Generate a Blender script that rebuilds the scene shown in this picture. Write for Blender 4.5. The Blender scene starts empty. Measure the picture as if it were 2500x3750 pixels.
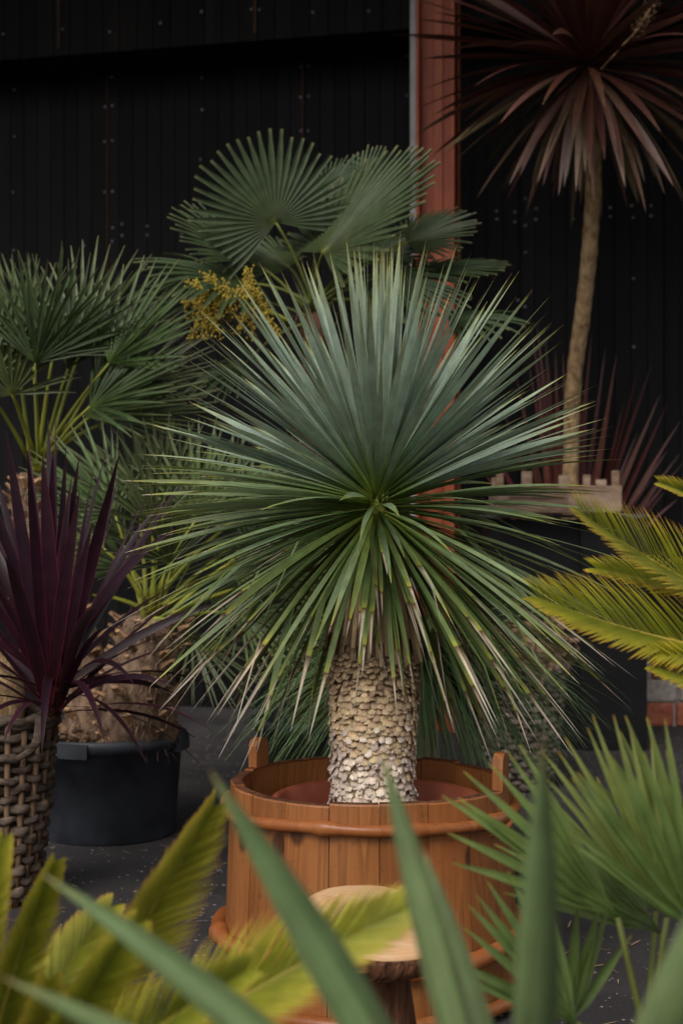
import bpy, math, random
from mathutils import Vector, Matrix, noise
random.seed(11)
R = math.radians
V = Vector
sc = bpy.context.scene
col = sc.collection
UP = V((0, 0, 1))
# ------------------------------------------------------------------ camera, sky, sun, exposure
FPX = 5443.0                  # focal length in photograph pixels (3750 tall)
CAMZ = 1.12
cam = bpy.data.cameras.new('camera')
cam.sensor_fit = 'VERTICAL'; cam.sensor_height = 36; cam.sensor_width = 24
cam.lens = 36 * FPX / 3750
cam.clip_start = 0.05; cam.clip_end = 500
cam.dof.use_dof = True; cam.dof.focus_distance = 3.30; cam.dof.aperture_fstop = 4.4
camo = bpy.data.objects.new('camera', cam); col.objects.link(camo)
camo.location = (0, 0, CAMZ); camo.rotation_euler = (R(90), 0, 0)
sc.camera = camo

SUN_EL, SUN_AZ = R(46), R(205)     # azimuth from +Y clockwise: behind the camera, a little to the left
w = bpy.data.worlds.new('World'); sc.world = w; w.use_nodes = True
nt = w.node_tree; nt.nodes.clear()
sky = nt.nodes.new('ShaderNodeTexSky'); sky.sky_type = 'NISHITA'; sky.sun_disc = False
sky.sun_elevation = SUN_EL; sky.sun_rotation = SUN_AZ; sky.air_density = 1.6; sky.dust_density = 4.0; sky.ozone_density = 1.0
hs = nt.nodes.new('ShaderNodeHueSaturation'); hs.inputs['Saturation'].default_value = 0.18
bg = nt.nodes.new('ShaderNodeBackground'); bg.inputs['Strength'].default_value = 0.10
wo = nt.nodes.new('ShaderNodeOutputWorld')
nt.links.new(sky.outputs[0], hs.inputs['Color']); nt.links.new(hs.outputs[0], bg.inputs['Color']); nt.links.new(bg.outputs[0], wo.inputs['Surface'])
sl = bpy.data.lights.new('sun', 'SUN'); sl.energy = 1.0; sl.angle = R(25); sl.color = (1.0, 0.95, 0.88)
so = bpy.data.objects.new('sun', sl); col.objects.link(so)
sd = V((math.sin(SUN_AZ) * math.cos(SUN_EL), math.cos(SUN_AZ) * math.cos(SUN_EL), math.sin(SUN_EL)))
so.rotation_euler = sd.to_track_quat('Z', 'Y').to_euler(); so.location = sd * 20
sc.view_settings.view_transform = 'Standard'; sc.view_settings.look = 'None'
sc.view_settings.exposure = 0.42; sc.view_settings.gamma = 1.0; sc.view_settings.use_curve_mapping = False
sc.cycles.max_bounces = 6; sc.cycles.diffuse_bounces = 3; sc.cycles.glossy_bounces = 2; sc.cycles.transmission_bounces = 3
sc.cycles.use_denoising = True

def P(x, y, d):
    """photograph pixel and distance -> place in the yard"""
    return V(((x - 1250) * d / FPX, d, CAMZ - (y - 1875) * d / FPX))

# ------------------------------------------------------------------ objects
ORG = {}
def empty(name, loc, label, cat, group=None):
    o = bpy.data.objects.new(name, None); col.objects.link(o); o.empty_display_size = 0.05
    o.location = loc; ORG[o.name] = V(loc)
    o['label'] = label; o['category'] = cat
    if group: o['group'] = group
    return o
def link(name, me, org, parent=None, label=None, cat=None, kind=None, group=None):
    o = bpy.data.objects.new(name, me); col.objects.link(o)
    org = V(org); ORG[o.name] = org
    o.location = org - (ORG[parent.name] if parent else V((0, 0, 0)))
    if parent: o.parent = parent
    for k, v in (('label', label), ('category', cat), ('kind', kind), ('group', group)):
        if v: o[k] = v
    return o
def mesh(vs, fs, mat, uv=None, smooth=True):
    me = bpy.data.meshes.new('shape')
    me.from_pydata([tuple(v) for v in vs], [], fs)
    if uv:
        l = me.uv_layers.new(name='UVMap')
        idx = [0] * len(me.loops); me.loops.foreach_get('vertex_index', idx)
        flat = []
        for i in idx: flat += uv[i]
        l.data.foreach_set('uv', flat)
    if smooth: me.polygons.foreach_set('use_smooth', [True] * len(me.polygons))
    me.materials.append(mat); me.update()
    return me
class Geo:
    """collects geometry for ONE mesh"""
    def __init__(s): s.v = []; s.f = []; s.uv = []
    def add(s, g, off=(0, 0, 0)):
        v, f, uv = g; n = len(s.v); off = V(off)
        s.v += [V(a) + off for a in v]; s.f += [tuple(i + n for i in q) for q in f]; s.uv += uv or [(0.5, 0.5)] * len(v)
        return s
    def get(s): return s.v, s.f, s.uv
def obj(name, g, mat, org, parent=None, smooth=True, **k):
    return link(name, mesh(g[0], g[1], mat, g[2], smooth), org, parent, **k)

# ------------------------------------------------------------------ shapes
def box(c, sx, sy, sz, rz=0.0, bev=0.0):
    hx, hy, hz = sx / 2, sy / 2, sz / 2
    m = Matrix.Rotation(rz, 3, 'Z'); c = V(c)
    if bev <= 0:
        v = [c + m @ V((a * hx, b * hy, e * hz)) for e in (-1, 1) for a, b in ((-1, -1), (1, -1), (1, 1), (-1, 1))]
        f = [(3, 2, 1, 0), (4, 5, 6, 7), (0, 1, 5, 4), (1, 2, 6, 5), (2, 3, 7, 6), (3, 0, 4, 7)]
        return v, f, None
    ring = [(-hx + bev, -hy), (hx - bev, -hy), (hx, -hy + bev), (hx, hy - bev), (hx - bev, hy), (-hx + bev, hy), (-hx, hy - bev), (-hx, -hy + bev)]
    v = []
    for z, k in ((-hz, 1 - bev / max(hx, hy)), (-hz + bev, 1), (hz - bev, 1), (hz, 1 - bev / max(hx, hy))):
        v += [c + m @ V((x * k, y * k, z)) for x, y in ring]
    f = [tuple(range(7, -1, -1)), tuple(range(24, 32))]
    for r in range(3):
        f += [(r * 8 + i, r * 8 + (i + 1) % 8, r * 8 + 8 + (i + 1) % 8, r * 8 + 8 + i) for i in range(8)]
    return v, f, None
def lathe(prof, n=32, wob=0.0, seed=0.0, cap=True):
    v, f, uv = [], [], []
    for k, (r, z) in enumerate(prof):
        for i in range(n):
            a = 2 * math.pi * i / n
            rr = r * (1 + wob * noise.noise(V((math.cos(a) * 2 + seed, math.sin(a) * 2, z * 9)))) if wob else r
            v.append(V((rr * math.cos(a), rr * math.sin(a), z))); uv.append((i / n, k / max(1, len(prof) - 1)))
    for k in range(len(prof) - 1):
        f += [(k * n + i, k * n + (i + 1) % n, k * n + n + (i + 1) % n, k * n + n + i) for i in range(n)]
    if cap: f.append(tuple(range(n - 1, -1, -1))); f.append(tuple(range((len(prof) - 1) * n, len(prof) * n)))
    return v, f, uv
def tube(pts, rad, n=6, closed=False, flat=1.0):
    pts = [V(p) for p in pts]; m = len(pts)
    if not isinstance(rad, (list, tuple)): rad = [rad] * m
    v, f, uv = [], [], []; last = None
    for k, p in enumerate(pts):
        if closed: t = pts[(k + 1) % m] - pts[k - 1]
        else: t = pts[min(k + 1, m - 1)] - pts[max(k - 1, 0)]
        t.normalize()
        ref = last if last is not None else (V((0, 0, 1)) if abs(t.z) < 0.9 else V((1, 0, 0)))
        a = (ref - t * ref.dot(t)).normalized(); b = t.cross(a); last = a
        for i in range(n):
            th = 2 * math.pi * i / n
            v.append(p + a * (rad[k] * math.cos(th)) + b * (rad[k] * flat * math.sin(th))); uv.append((i / n, k / max(1, m - 1)))
    for k in range(m if closed else m - 1):
        q = (k + 1) % m
        f += [(k * n + i, k * n + (i + 1) % n, q * n + (i + 1) % n, q * n + i) for i in range(n)]
    if not closed: f.append(tuple(range(n - 1, -1, -1))); f.append(tuple(range((m - 1) * n, m * n)))
    return v, f, uv
def arc(p0, p1, sag, n=8):
    """curve from p0 to p1 with its middle lifted by sag"""
    p0, p1 = V(p0), V(p1); sag = V(sag) if not isinstance(sag, (int, float)) else UP * sag
    return [p0.lerp(p1, i / n) + sag * (4 * (i / n) * (1 - i / n)) for i in range(n + 1)]
def prof_yucca(t):
    a = 0.5 + 0.5 * min(1, t / 0.4)
    return max(0.03, a * (1 if t < 0.55 else 1 - ((t - 0.55) / 0.45) ** 1.7))
def prof_cordy(t):
    a = 0.38 + 0.62 * math.sin(min(1, t / 0.5) * math.pi / 2)
    return max(0.02, a * (1 if t < 0.5 else math.cos((t - 0.5) / 0.5 * math.pi / 2) ** 0.85))
def prof_grass(t): return max(0.1, 1 - t ** 2)
def blade(d0, L, w, droop=0.0, n0=UP, roll=0.0, twist=0.0, fold=0.25, segs=9, prof=prof_yucca, thick=0.0, old=None, bendp=1.5, kink=None):
    """one strap leaf growing from the origin along d0, bending down by droop; u runs across, v along"""
    d0 = V(d0).normalized(); n0 = V(n0)
    ts = [i / segs for i in range(segs + 1)]
    if old: ts = sorted([t for t in ts if abs(t - old) > 0.03] + [old - 0.004, old + 0.004])
    p = V((0, 0, 0)); v, f, uv = [], [], []; pt = 0.0; m = 4 if thick else 3
    for t in ts:
        d = (d0 + V((0, 0, -1)) * droop * t ** bendp)
        if kink and t > kink[0]: d = d + kink[1]
        d.normalize(); p = p + d * (L * (t - pt)); pt = t
        n = n0 - d * n0.dot(d)
        if n.length < 1e-3: n = V((0, -1, 0.1)) - d * d.dot(V((0, -1, 0.1)))
        n.normalize(); n = Matrix.Rotation(roll + twist * t, 3, d) @ n
        s = d.cross(n); hw = w / 2 * prof(t)
        if old and t > old: hw *= 0.74
        tv = t if not old else (0.8 * t / old if t < old else 0.8 + 0.2 * (t - old) / (1 - old))
        v += [p - s * hw + n * fold * hw, p.copy(), p + s * hw + n * fold * hw]; uv += [(0.0, tv), (0.5, tv), (1.0, tv)]
        if thick: v.append(p - n * thick * hw); uv.append((0.5, tv))
    for k in range(len(ts) - 1):
        a, b = k * m, k * m + m
        f += [(a, a + 1, b + 1, b), (a + 1, a + 2, b + 2, b + 1)]
        if thick: f += [(a + 2, a + 3, b + 3, b + 2), (a + 3, a, b, b + 3)]
    return v, f, uv
def between(p0, p1, w, sag=0.0, **k):
    """a leaf that grows from p0 and ends near p1"""
    d = V(p1) - V(p0); L = d.length * (1 + 0.04 * abs(sag))
    return blade(d.normalized() + UP * (sag * 0.42), L, w, droop=sag, **k)
def fan(A, N, Rr, spread, nseg, split, seg_w=0.92, pleat=0.16, cup=0.12, droop=0.15, blunt=0.25, seed=0, side=0.78, rings=8, jit=0.0):
    """a palmate palm leaf: pleated segments joined near the hub, free towards their tips"""
    rnd = random.Random(seed); A = V(A).normalized(); N = V(N); N = (N - A * N.dot(A)).normalized(); S = A.cross(N)
    v, f, uv = [], [], []; da = spread / nseg
    for i in range(nseg):
        c = -spread / 2 + da * (i + 0.5) + rnd.uniform(-1, 1) * jit * da
        L = Rr * (side + (1 - side) * math.cos(c * math.pi / spread) ) * rnd.uniform(0.94, 1.04)
        bend = droop * rnd.uniform(0.5, 1.5); tw = rnd.uniform(-1, 1) * jit * 0.9
        wid = math.tan(da / 2) * split * L
        b0 = len(v)
        for k in range(rings + 1):
            t = k / rings; r = L * t
            if t <= split: h = math.tan(da / 2) * r
            else:
                q = (t - split) / (1 - split); h = wid * seg_w * (1 + 0.25 * math.sin(q * math.pi * 0.6)) * max(blunt, 1 - q ** 2.2)
            e = A * math.cos(c) + S * math.sin(c); sd = -A * math.sin(c) + S * math.cos(c)
            o = e * r + N * (cup * Rr * t * t) - UP * (bend * Rr * t ** 3)
            pl = max(h, 0.002) * (pleat * 4 if t > split else pleat * 4)
            sdt = (sd + N * tw * max(0, t - split)).normalized()
            v += [o - sdt * h + N * pl * 0.5, o - N * pl * 0.5, o + sdt * h + N * pl * 0.5]
            uv += [(0, t), (0.5, t), (1, t)]
        for k in range(rings):
            a = b0 + k * 3; b = a + 3
            f += [(a, a + 1, b + 1, b), (a + 1, a + 2, b + 2, b + 1)]
    return v, f, uv
def axis(deg, depth=0.0, ):
    """direction in the picture plane (deg counter-clockwise from right) leaning away by depth"""
    return V((math.cos(R(deg)), depth, math.sin(R(deg))))
def rock(n, amp, seed=0, sq=(1, 1, 1), lat=8, lon=12):
    v, f = [], []
    for i in range(lat + 1):
        th = math.pi * i / lat
        for j in range(lon):
            ph = 2 * math.pi * j / lon
            q = V((math.sin(th) * math.cos(ph), math.sin(th) * math.sin(ph), math.cos(th)))
            k = 1 + amp * noise.noise(q * n + V((seed, seed * 1.7, 0)))
            v.append(V((q.x * sq[0] * k, q.y * sq[1] * k, q.z * sq[2] * k)))
    for i in range(lat):
        f += [(i * lon + j, i * lon + (j + 1) % lon, i * lon + lon + (j + 1) % lon, i * lon + lon + j) for j in range(lon)]
    return v, f, None

# ------------------------------------------------------------------ materials
def newmat(name):
    m = bpy.data.materials.new(name); m.use_nodes = True; t = m.node_tree
    b = t.nodes['Principled BSDF']
    return m, t, b
def N_(t, kind, **k):
    n = t.nodes.new(kind)
    for a, b in k.items():
        if a.startswith('i_'): n.inputs[a[2:].replace('_', ' ')].default_value = b
        else: setattr(n, a, b)
    return n
def ramp(t, stops, interp='LINEAR'):
    n = t.nodes.new('ShaderNodeValToRGB'); e = n.color_ramp.elements; n.color_ramp.interpolation = interp
    while len(e) > 1: e.remove(e[-1])
    e[0].position = stops[0][0]; e[0].color = (*stops[0][1], 1)
    for p, c in stops[1:]:
        x = e.new(p); x.color = (*c, 1)
    return n
def mix(t, fac, a, b, blend='MIX'):
    n = t.nodes.new('ShaderNodeMix'); n.data_type = 'RGBA'; n.blend_type = blend
    for sck, val in ((n.inputs[0], fac), (n.inputs[6], a), (n.inputs[7], b)):
        if hasattr(val, 'is_output'): t.links.new(val, sck)
        else: sck.default_value = val if not isinstance(val, tuple) else (*val, 1) if len(val) == 3 else val
    return n.outputs[2]
def math_(t, op, a, b=None, clamp=False):
    n = t.nodes.new('ShaderNodeMath'); n.operation = op; n.use_clamp = clamp
    for sck, val in ((n.inputs[0], a), (n.inputs[1], b)):
        if val is None: continue
        if hasattr(val, 'is_output'): t.links.new(val, sck)
        else: sck.default_value = val
    return n.outputs[0]
def leaf_mat(name, stops, edge=None, edge_w=0.08, rough=0.5, spec=0.35, trans=0.18, vary=0.35, spot=None, streak=0.25, hue=0.03, back=None):
    m, t, b = newmat(name); L = t.links
    uvn = N_(t, 'ShaderNodeUVMap'); sep = N_(t, 'ShaderNodeSeparateXYZ'); L.new(uvn.outputs[0], sep.inputs[0])
    oi = N_(t, 'ShaderNodeObjectInfo'); tc = N_(t, 'ShaderNodeTexCoord')
    geo = N_(t, 'ShaderNodeNewGeometry')
    rp = ramp(t, stops); L.new(sep.outputs[1], rp.inputs[0]); c = rp.outputs[0]
    # streaks along the leaf
    mp = N_(t, 'ShaderNodeMapping'); mp.inputs['Scale'].default_value = (14, 1.6, 1); L.new(uvn.outputs[0], mp.inputs[0])
    ad = N_(t, 'ShaderNodeVectorMath', operation='ADD'); L.new(mp.outputs[0], ad.inputs[0])
    cb = N_(t, 'ShaderNodeCombineXYZ'); L.new(math_(t, 'MULTIPLY', oi.outputs['Random'], 91.0), cb.inputs[0]); L.new(math_(t, 'MULTIPLY', oi.outputs['Random'], 37.0), cb.inputs[2]); L.new(cb.outputs[0], ad.inputs[1])
    nz = N_(t, 'ShaderNodeTexNoise'); nz.inputs['Scale'].default_value = 1.0; nz.inputs['Detail'].default_value = 3; L.new(ad.outputs[0], nz.inputs['Vector'])
    mr = N_(t, 'ShaderNodeMapRange'); mr.inputs[1].default_value = 0.3; mr.inputs[2].default_value = 0.7; mr.inputs[3].default_value = 1 - streak; mr.inputs[4].default_value = 1 + streak; L.new(nz.outputs[0], mr.inputs[0])
    c = mix(t, 1.0, c, mr.outputs[0], 'MULTIPLY')
    # blotches in world space
    n2 = N_(t, 'ShaderNodeTexNoise'); n2.inputs['Scale'].default_value = 22; n2.inputs['Detail'].default_value = 4; L.new(geo.outputs['Position'], n2.inputs['Vector'])
    mr2 = N_(t, 'ShaderNodeMapRange'); mr2.inputs[1].default_value = 0.35; mr2.inputs[2].default_value = 0.65; mr2.inputs[3].default_value = 0.82; mr2.inputs[4].default_value = 1.16; L.new(n2.outputs[0], mr2.inputs[0])
    c = mix(t, 1.0, c, mr2.outputs[0], 'MULTIPLY')
    if edge:
        au = math_(t, 'ABSOLUTE', math_(t, 'SUBTRACT', sep.outputs[0], 0.5))
        fe = math_(t, 'MULTIPLY', math_(t, 'SUBTRACT', au, 0.5 - edge_w), 1 / edge_w, True)
        c = mix(t, math_(t, 'MULTIPLY', fe, 0.75), c, edge)
    if spot:
        n3 = N_(t, 'ShaderNodeTexNoise'); n3.inputs['Scale'].default_value = 160; n3.inputs['Detail'].default_value = 2; L.new(geo.outputs['Position'], n3.inputs['Vector'])
        fs = math_(t, 'MULTIPLY', math_(t, 'SUBTRACT', n3.outputs[0], 0.66), 9.0, True)
        c = mix(t, math_(t, 'MULTIPLY', fs, 0.7), c, spot)
    if back: c = mix(t, math_(t, 'MULTIPLY', geo.outputs['Backfacing'], 0.8), c, back)
    h = N_(t, 'ShaderNodeHueSaturation'); L.new(c, h.inputs['Color'])
    L.new(math_(t, 'ADD', math_(t, 'MULTIPLY', oi.outputs['Random'], hue * 2), 0.5 - hue), h.inputs['Hue'])
    r2 = math_(t, 'FRACT', math_(t, 'MULTIPLY', oi.outputs['Random'], 17.31))
    L.new(math_(t, 'ADD', math_(t, 'MULTIPLY', r2, 2 * vary), 1 - vary), h.inputs['Value'])
    c = h.outputs[0]
    L.new(c, b.inputs['Base Color']); b.inputs['Roughness'].default_value = rough; b.inputs['Specular IOR Level'].default_value = spec
    bm = N_(t, 'ShaderNodeBump'); bm.inputs['Strength'].default_value = 0.25; bm.inputs['Distance'].default_value = 0.002; L.new(nz.outputs[0], bm.inputs['Height']); L.new(bm.outputs[0], b.inputs['Normal'])
    tr = N_(t, 'ShaderNodeBsdfTranslucent'); L.new(c, tr.inputs[0]); ms = N_(t, 'ShaderNodeMixShader'); ms.inputs[0].default_value = trans
    L.new(b.outputs[0], ms.inputs[1]); L.new(tr.outputs[0], ms.inputs[2]); L.new(ms.outputs[0], t.nodes['Material Output'].inputs[0])
    return m
def plain(name, a, b_, scale=8, rough=0.6, spec=0.3, bump=0.3, bscale=None, stretch=(1, 1, 1), vary=0.15, detail=5, metal=0.0, dist=0.004, lo=0.35, hi=0.65):
    m, t, b = newmat(name); L = t.links
    tc = N_(t, 'ShaderNodeTexCoord'); oi = N_(t, 'ShaderNodeObjectInfo')
    mp = N_(t, 'ShaderNodeMapping'); mp.inputs['Scale'].default_value = stretch; L.new(tc.outputs['Object'], mp.inputs[0])
    cb = N_(t, 'ShaderNodeCombineXYZ'); L.new(math_(t, 'MULTIPLY', oi.outputs['Random'], 53.0), cb.inputs[0]); L.new(math_(t, 'MULTIPLY', oi.outputs['Random'], 29.0), cb.inputs[1])
    L.new(cb.outputs[0], mp.inputs['Location'])
    nz = N_(t, 'ShaderNodeTexNoise'); nz.inputs['Scale'].default_value = scale; nz.inputs['Detail'].default_value = detail; nz.inputs['Roughness'].default_value = 0.62; L.new(mp.outputs[0], nz.inputs['Vector'])
    rp = ramp(t, [(lo, a), (hi, b_)]); L.new(nz.outputs[0], rp.inputs[0])
    h = N_(t, 'ShaderNodeHueSaturation'); L.new(rp.outputs[0], h.inputs['Color'])
    L.new(math_(t, 'ADD', math_(t, 'MULTIPLY', oi.outputs['Random'], 2 * vary), 1 - vary), h.inputs['Value'])
    L.new(h.outputs[0], b.inputs['Base Color']); b.inputs['Roughness'].default_value = rough; b.inputs['Specular IOR Level'].default_value = spec; b.inputs['Metallic'].default_value = metal
    n2 = N_(t, 'ShaderNodeTexNoise'); n2.inputs['Scale'].default_value = bscale or scale * 4; n2.inputs['Detail'].default_value = 4; L.new(mp.outputs[0], n2.inputs['Vector'])
    bm = N_(t, 'ShaderNodeBump'); bm.inputs['Strength'].default_value = bump; bm.inputs['Distance'].default_value = dist; L.new(n2.outputs[0], bm.inputs['Height']); L.new(bm.outputs[0], b.inputs['Normal'])
    return m
def wood_mat(name, light, dark, red, rough=0.42, ring=34.0, knots=True, wear=0.3, zs=0.055):
    """pine: stretched growth rings, streaks, knots"""
    m, t, b = newmat(name); L = t.links
    tc = N_(t, 'ShaderNodeTexCoord'); oi = N_(t, 'ShaderNodeObjectInfo')
    cb = N_(t, 'ShaderNodeCombineXYZ'); L.new(math_(t, 'MULTIPLY', oi.outputs['Random'], 3.7), cb.inputs[0]); L.new(math_(t, 'MULTIPLY', oi.outputs['Random'], 11.0), cb.inputs[2]); L.new(math_(t, 'MULTIPLY', oi.outputs['Random'], 1.9), cb.inputs[1])
    ad = N_(t, 'ShaderNodeVectorMath', operation='ADD'); L.new(tc.outputs['Object'], ad.inputs[0]); L.new(cb.outputs[0], ad.inputs[1])
    mp = N_(t, 'ShaderNodeMapping'); mp.inputs['Scale'].default_value = (1, 1, zs); L.new(ad.outputs[0], mp.inputs[0])
    nz = N_(t, 'ShaderNodeTexNoise'); nz.inputs['Scale'].default_value = 9; nz.inputs['Detail'].default_value = 2; nz.inputs['Roughness'].default_value = 0.45; L.new(mp.outputs[0], nz.inputs['Vector'])
    sw = math_(t, 'FRACT', math_(t, 'MULTIPLY', nz.outputs[0], ring))
    rg = ramp(t, [(0.0, light), (0.40, tuple(a * .6 + b_ * .4 for a, b_ in zip(light, red))), (0.88, tuple(a * .45 + b_ * .55 for a, b_ in zip(light, dark))), (1.0, light)]); L.new(sw, rg.inputs[0])
    fine = N_(t, 'ShaderNodeMapping'); fine.inputs['Scale'].default_value = (160, 160, 3); L.new(ad.outputs[0], fine.inputs[0])
    n2 = N_(t, 'ShaderNodeTexNoise'); n2.inputs['Scale'].default_value = 1; n2.inputs['Detail'].default_value = 3; L.new(fine.outputs[0], n2.inputs['Vector'])
    n3 = N_(t, 'ShaderNodeTexNoise'); n3.inputs['Scale'].default_value = 5; n3.inputs['Detail'].default_value = 4; L.new(ad.outputs[0], n3.inputs['Vector'])
    c = mix(t, math_(t, 'MULTIPLY', math_(t, 'SUBTRACT', n2.outputs[0], 0.4), 1.8, True), rg.outputs[0], light)
    c = mix(t, math_(t, 'MULTIPLY', math_(t, 'SUBTRACT', n3.outputs[0], 0.42), 4.0, True), c, red)
    if knots:
        vm = N_(t, 'ShaderNodeMapping'); vm.inputs['Scale'].default_value = (1, 1, 0.75); L.new(ad.outputs[0], vm.inputs[0])
        vo = N_(t, 'ShaderNodeTexVoronoi'); vo.inputs['Scale'].default_value = 7.5; L.new(vm.outputs[0], vo.inputs['Vector'])
        k = math_(t, 'MULTIPLY', math_(t, 'SUBTRACT', 0.19, vo.outputs['Distance']), 14.0, True)
        c = mix(t, math_(t, 'MULTIPLY', k, 0.85), c, (0.045, 0.014, 0.006))
    n4 = N_(t, 'ShaderNodeTexNoise'); n4.inputs['Scale'].default_value = 60; n4.inputs['Detail'].default_value = 3; L.new(ad.outputs[0], n4.inputs['Vector'])
    c = mix(t, math_(t, 'MULTIPLY', math_(t, 'SUBTRACT', n4.outputs[0], 0.62), 6.0 * wear, True), c, (0.05, 0.02, 0.01))
    h = N_(t, 'ShaderNodeHueSaturation'); L.new(c, h.inputs['Color']); L.new(math_(t, 'ADD', math_(t, 'MULTIPLY', oi.outputs['Random'], 0.36), 0.8), h.inputs['Value'])
    L.new(h.outputs[0], b.inputs['Base Color']); b.inputs['Roughness'].default_value = rough; b.inputs['Specular IOR Level'].default_value = 0.35
    bm = N_(t, 'ShaderNodeBump'); bm.inputs['Strength'].default_value = 0.3; bm.inputs['Distance'].default_value = 0.002; L.new(n2.outputs[0], bm.inputs['Height']); L.new(bm.outputs[0], b.inputs['Normal'])
    return m

M = {}
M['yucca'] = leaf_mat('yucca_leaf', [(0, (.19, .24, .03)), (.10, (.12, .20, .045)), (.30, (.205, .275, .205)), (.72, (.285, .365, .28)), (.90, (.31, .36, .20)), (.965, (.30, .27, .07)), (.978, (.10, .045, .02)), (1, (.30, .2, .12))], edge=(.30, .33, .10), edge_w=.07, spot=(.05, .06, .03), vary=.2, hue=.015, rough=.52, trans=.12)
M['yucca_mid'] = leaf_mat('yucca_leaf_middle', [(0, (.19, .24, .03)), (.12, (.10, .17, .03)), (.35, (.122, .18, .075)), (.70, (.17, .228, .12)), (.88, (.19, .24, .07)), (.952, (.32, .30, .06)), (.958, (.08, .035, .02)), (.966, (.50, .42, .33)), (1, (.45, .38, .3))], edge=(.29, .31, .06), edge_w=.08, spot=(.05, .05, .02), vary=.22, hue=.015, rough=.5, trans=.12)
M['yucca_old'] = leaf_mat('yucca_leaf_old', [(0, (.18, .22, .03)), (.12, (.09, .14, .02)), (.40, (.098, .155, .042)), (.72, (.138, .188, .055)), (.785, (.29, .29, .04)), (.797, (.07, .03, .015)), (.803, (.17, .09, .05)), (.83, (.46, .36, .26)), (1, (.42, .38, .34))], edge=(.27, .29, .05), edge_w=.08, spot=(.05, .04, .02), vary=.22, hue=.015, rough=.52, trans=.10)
M['yucca_dead'] = leaf_mat('yucca_dead_leaf', [(0, (.26, .16, .07)), (.4, (.36, .24, .12)), (.8, (.42, .30, .17)), (1, (.30, .21, .13))], vary=.3, hue=.01, rough=.75, spec=.15, trans=.05, streak=.5, edge=(.13, .07, .03), edge_w=.15)
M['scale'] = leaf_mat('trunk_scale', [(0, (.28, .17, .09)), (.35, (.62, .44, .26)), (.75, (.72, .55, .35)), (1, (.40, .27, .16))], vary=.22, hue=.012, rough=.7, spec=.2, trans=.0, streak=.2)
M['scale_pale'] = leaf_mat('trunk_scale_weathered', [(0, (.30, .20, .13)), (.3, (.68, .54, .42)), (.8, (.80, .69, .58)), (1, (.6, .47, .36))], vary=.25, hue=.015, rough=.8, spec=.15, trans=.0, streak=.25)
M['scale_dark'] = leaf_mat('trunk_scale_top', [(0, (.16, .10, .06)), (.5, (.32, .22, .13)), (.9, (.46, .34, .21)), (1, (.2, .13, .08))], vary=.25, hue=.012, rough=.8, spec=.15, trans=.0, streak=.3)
M['heart'] = plain('leaf_heart', (.09, .11, .012), (.19, .22, .03), 60, .6, .2, .6)
M['core'] = plain('trunk_core', (.22, .15, .09), (.42, .30, .20), 40, .9, .1, .8)
M['trachy'] = leaf_mat('windmill_palm_leaf', [(0, (.15, .17, .04)), (.08, (.042, .060, .020)), (.5, (.040, .061, .025)), (.92, (.050, .074, .032)), (1, (.12, .12, .05))], vary=.4, hue=.02, spec=.25, rough=.5, trans=.14, streak=.18)
M['chamae'] = leaf_mat('fan_palm_leaf', [(0, (.15, .19, .04)), (.15, (.05, .074, .016)), (.6, (.072, .102, .03)), (.92, (.125, .15, .065)), (1, (.24, .2, .09))], vary=.42, hue=.025, rough=.45, spec=.5, trans=.16, streak=.25)
M['chamae_front'] = leaf_mat('near_fan_palm_leaf', [(0, (.10, .14, .03)), (.2, (.08, .115, .022)), (.7, (.14, .185, .045)), (.93, (.20, .24, .07)), (.975, (.33, .28, .05)), (1, (.3, .19, .05))], vary=.2, hue=.02, rough=.42, spec=.5, trans=.2, streak=.25)
M['chamae_lit'] = leaf_mat('fan_palm_lit_leaf', [(0, (.17, .2, .05)), (.15, (.085, .12, .035)), (.6, (.125, .17, .065)), (.92, (.19, .225, .115)), (1, (.27, .24, .12))], vary=.35, hue=.025, rough=.45, spec=.5, trans=.16, streak=.3)  # lightened copy of the fan palm leaf: painted brightness for the shaded second crown
M['stalk'] = plain('yellow_green_stalk', (.17, .19, .02), (.28, .28, .035), 9, .45, .4, .1, stretch=(1, 1, .2))
M['stalk_green'] = plain('green_stalk', (.07, .09, .018), (.13, .14, .03), 9, .5, .3, .1, stretch=(1, 1, .2))
M['flower'] = plain('yellow_flower', (.30, .215, .035), (.48, .35, .065), 50, .8, .1, .6)
M['purple'] = leaf_mat('purple_cordyline_leaf', [(0, (.06, .006, .009)), (.2, (.028, .006, .011)), (.6, (.027, .008, .016)), (1, (.027, .011, .015))], edge=(.16, .02, .04), edge_w=.07, vary=.4, hue=.02, rough=.42, spec=.32, trans=.12, streak=.3)
M['bronze'] = leaf_mat('bronze_cordyline_leaf', [(0, (.045, .011, .007)), (.3, (.052, .015, .010)), (.75, (.062, .021, .014)), (.95, (.08, .038, .026)), (1, (.16, .11, .07))], edge=(.10, .035, .022), edge_w=.08, vary=.4, hue=.015, rough=.45, spec=.4, trans=.12, streak=.35)
M['bronze_old'] = leaf_mat('bronze_cordyline_hanging_leaf', [(0, (.07, .045, .015)), (.3, (.075, .05, .024)), (.75, (.105, .066, .036)), (1, (.13, .075, .042))], edge=(.12, .06, .035), edge_w=.1, vary=.4, hue=.05, rough=.5, spec=.4, trans=.1, streak=.4)
M['flax'] = leaf_mat('red_flax_leaf', [(0, (.045, .009, .006)), (.3, (.068, .012, .008)), (.8, (.078, .018, .014)), (1, (.08, .032, .03))], vary=.45, hue=.02, rough=.5, trans=.1, streak=.3)
M['grass'] = leaf_mat('grass_tree_leaf', [(0, (.06, .10, .02)), (.4, (.065, .14, .04)), (1, (.11, .20, .07))], vary=.3, rough=.4, spec=.5, trans=.15)
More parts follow.
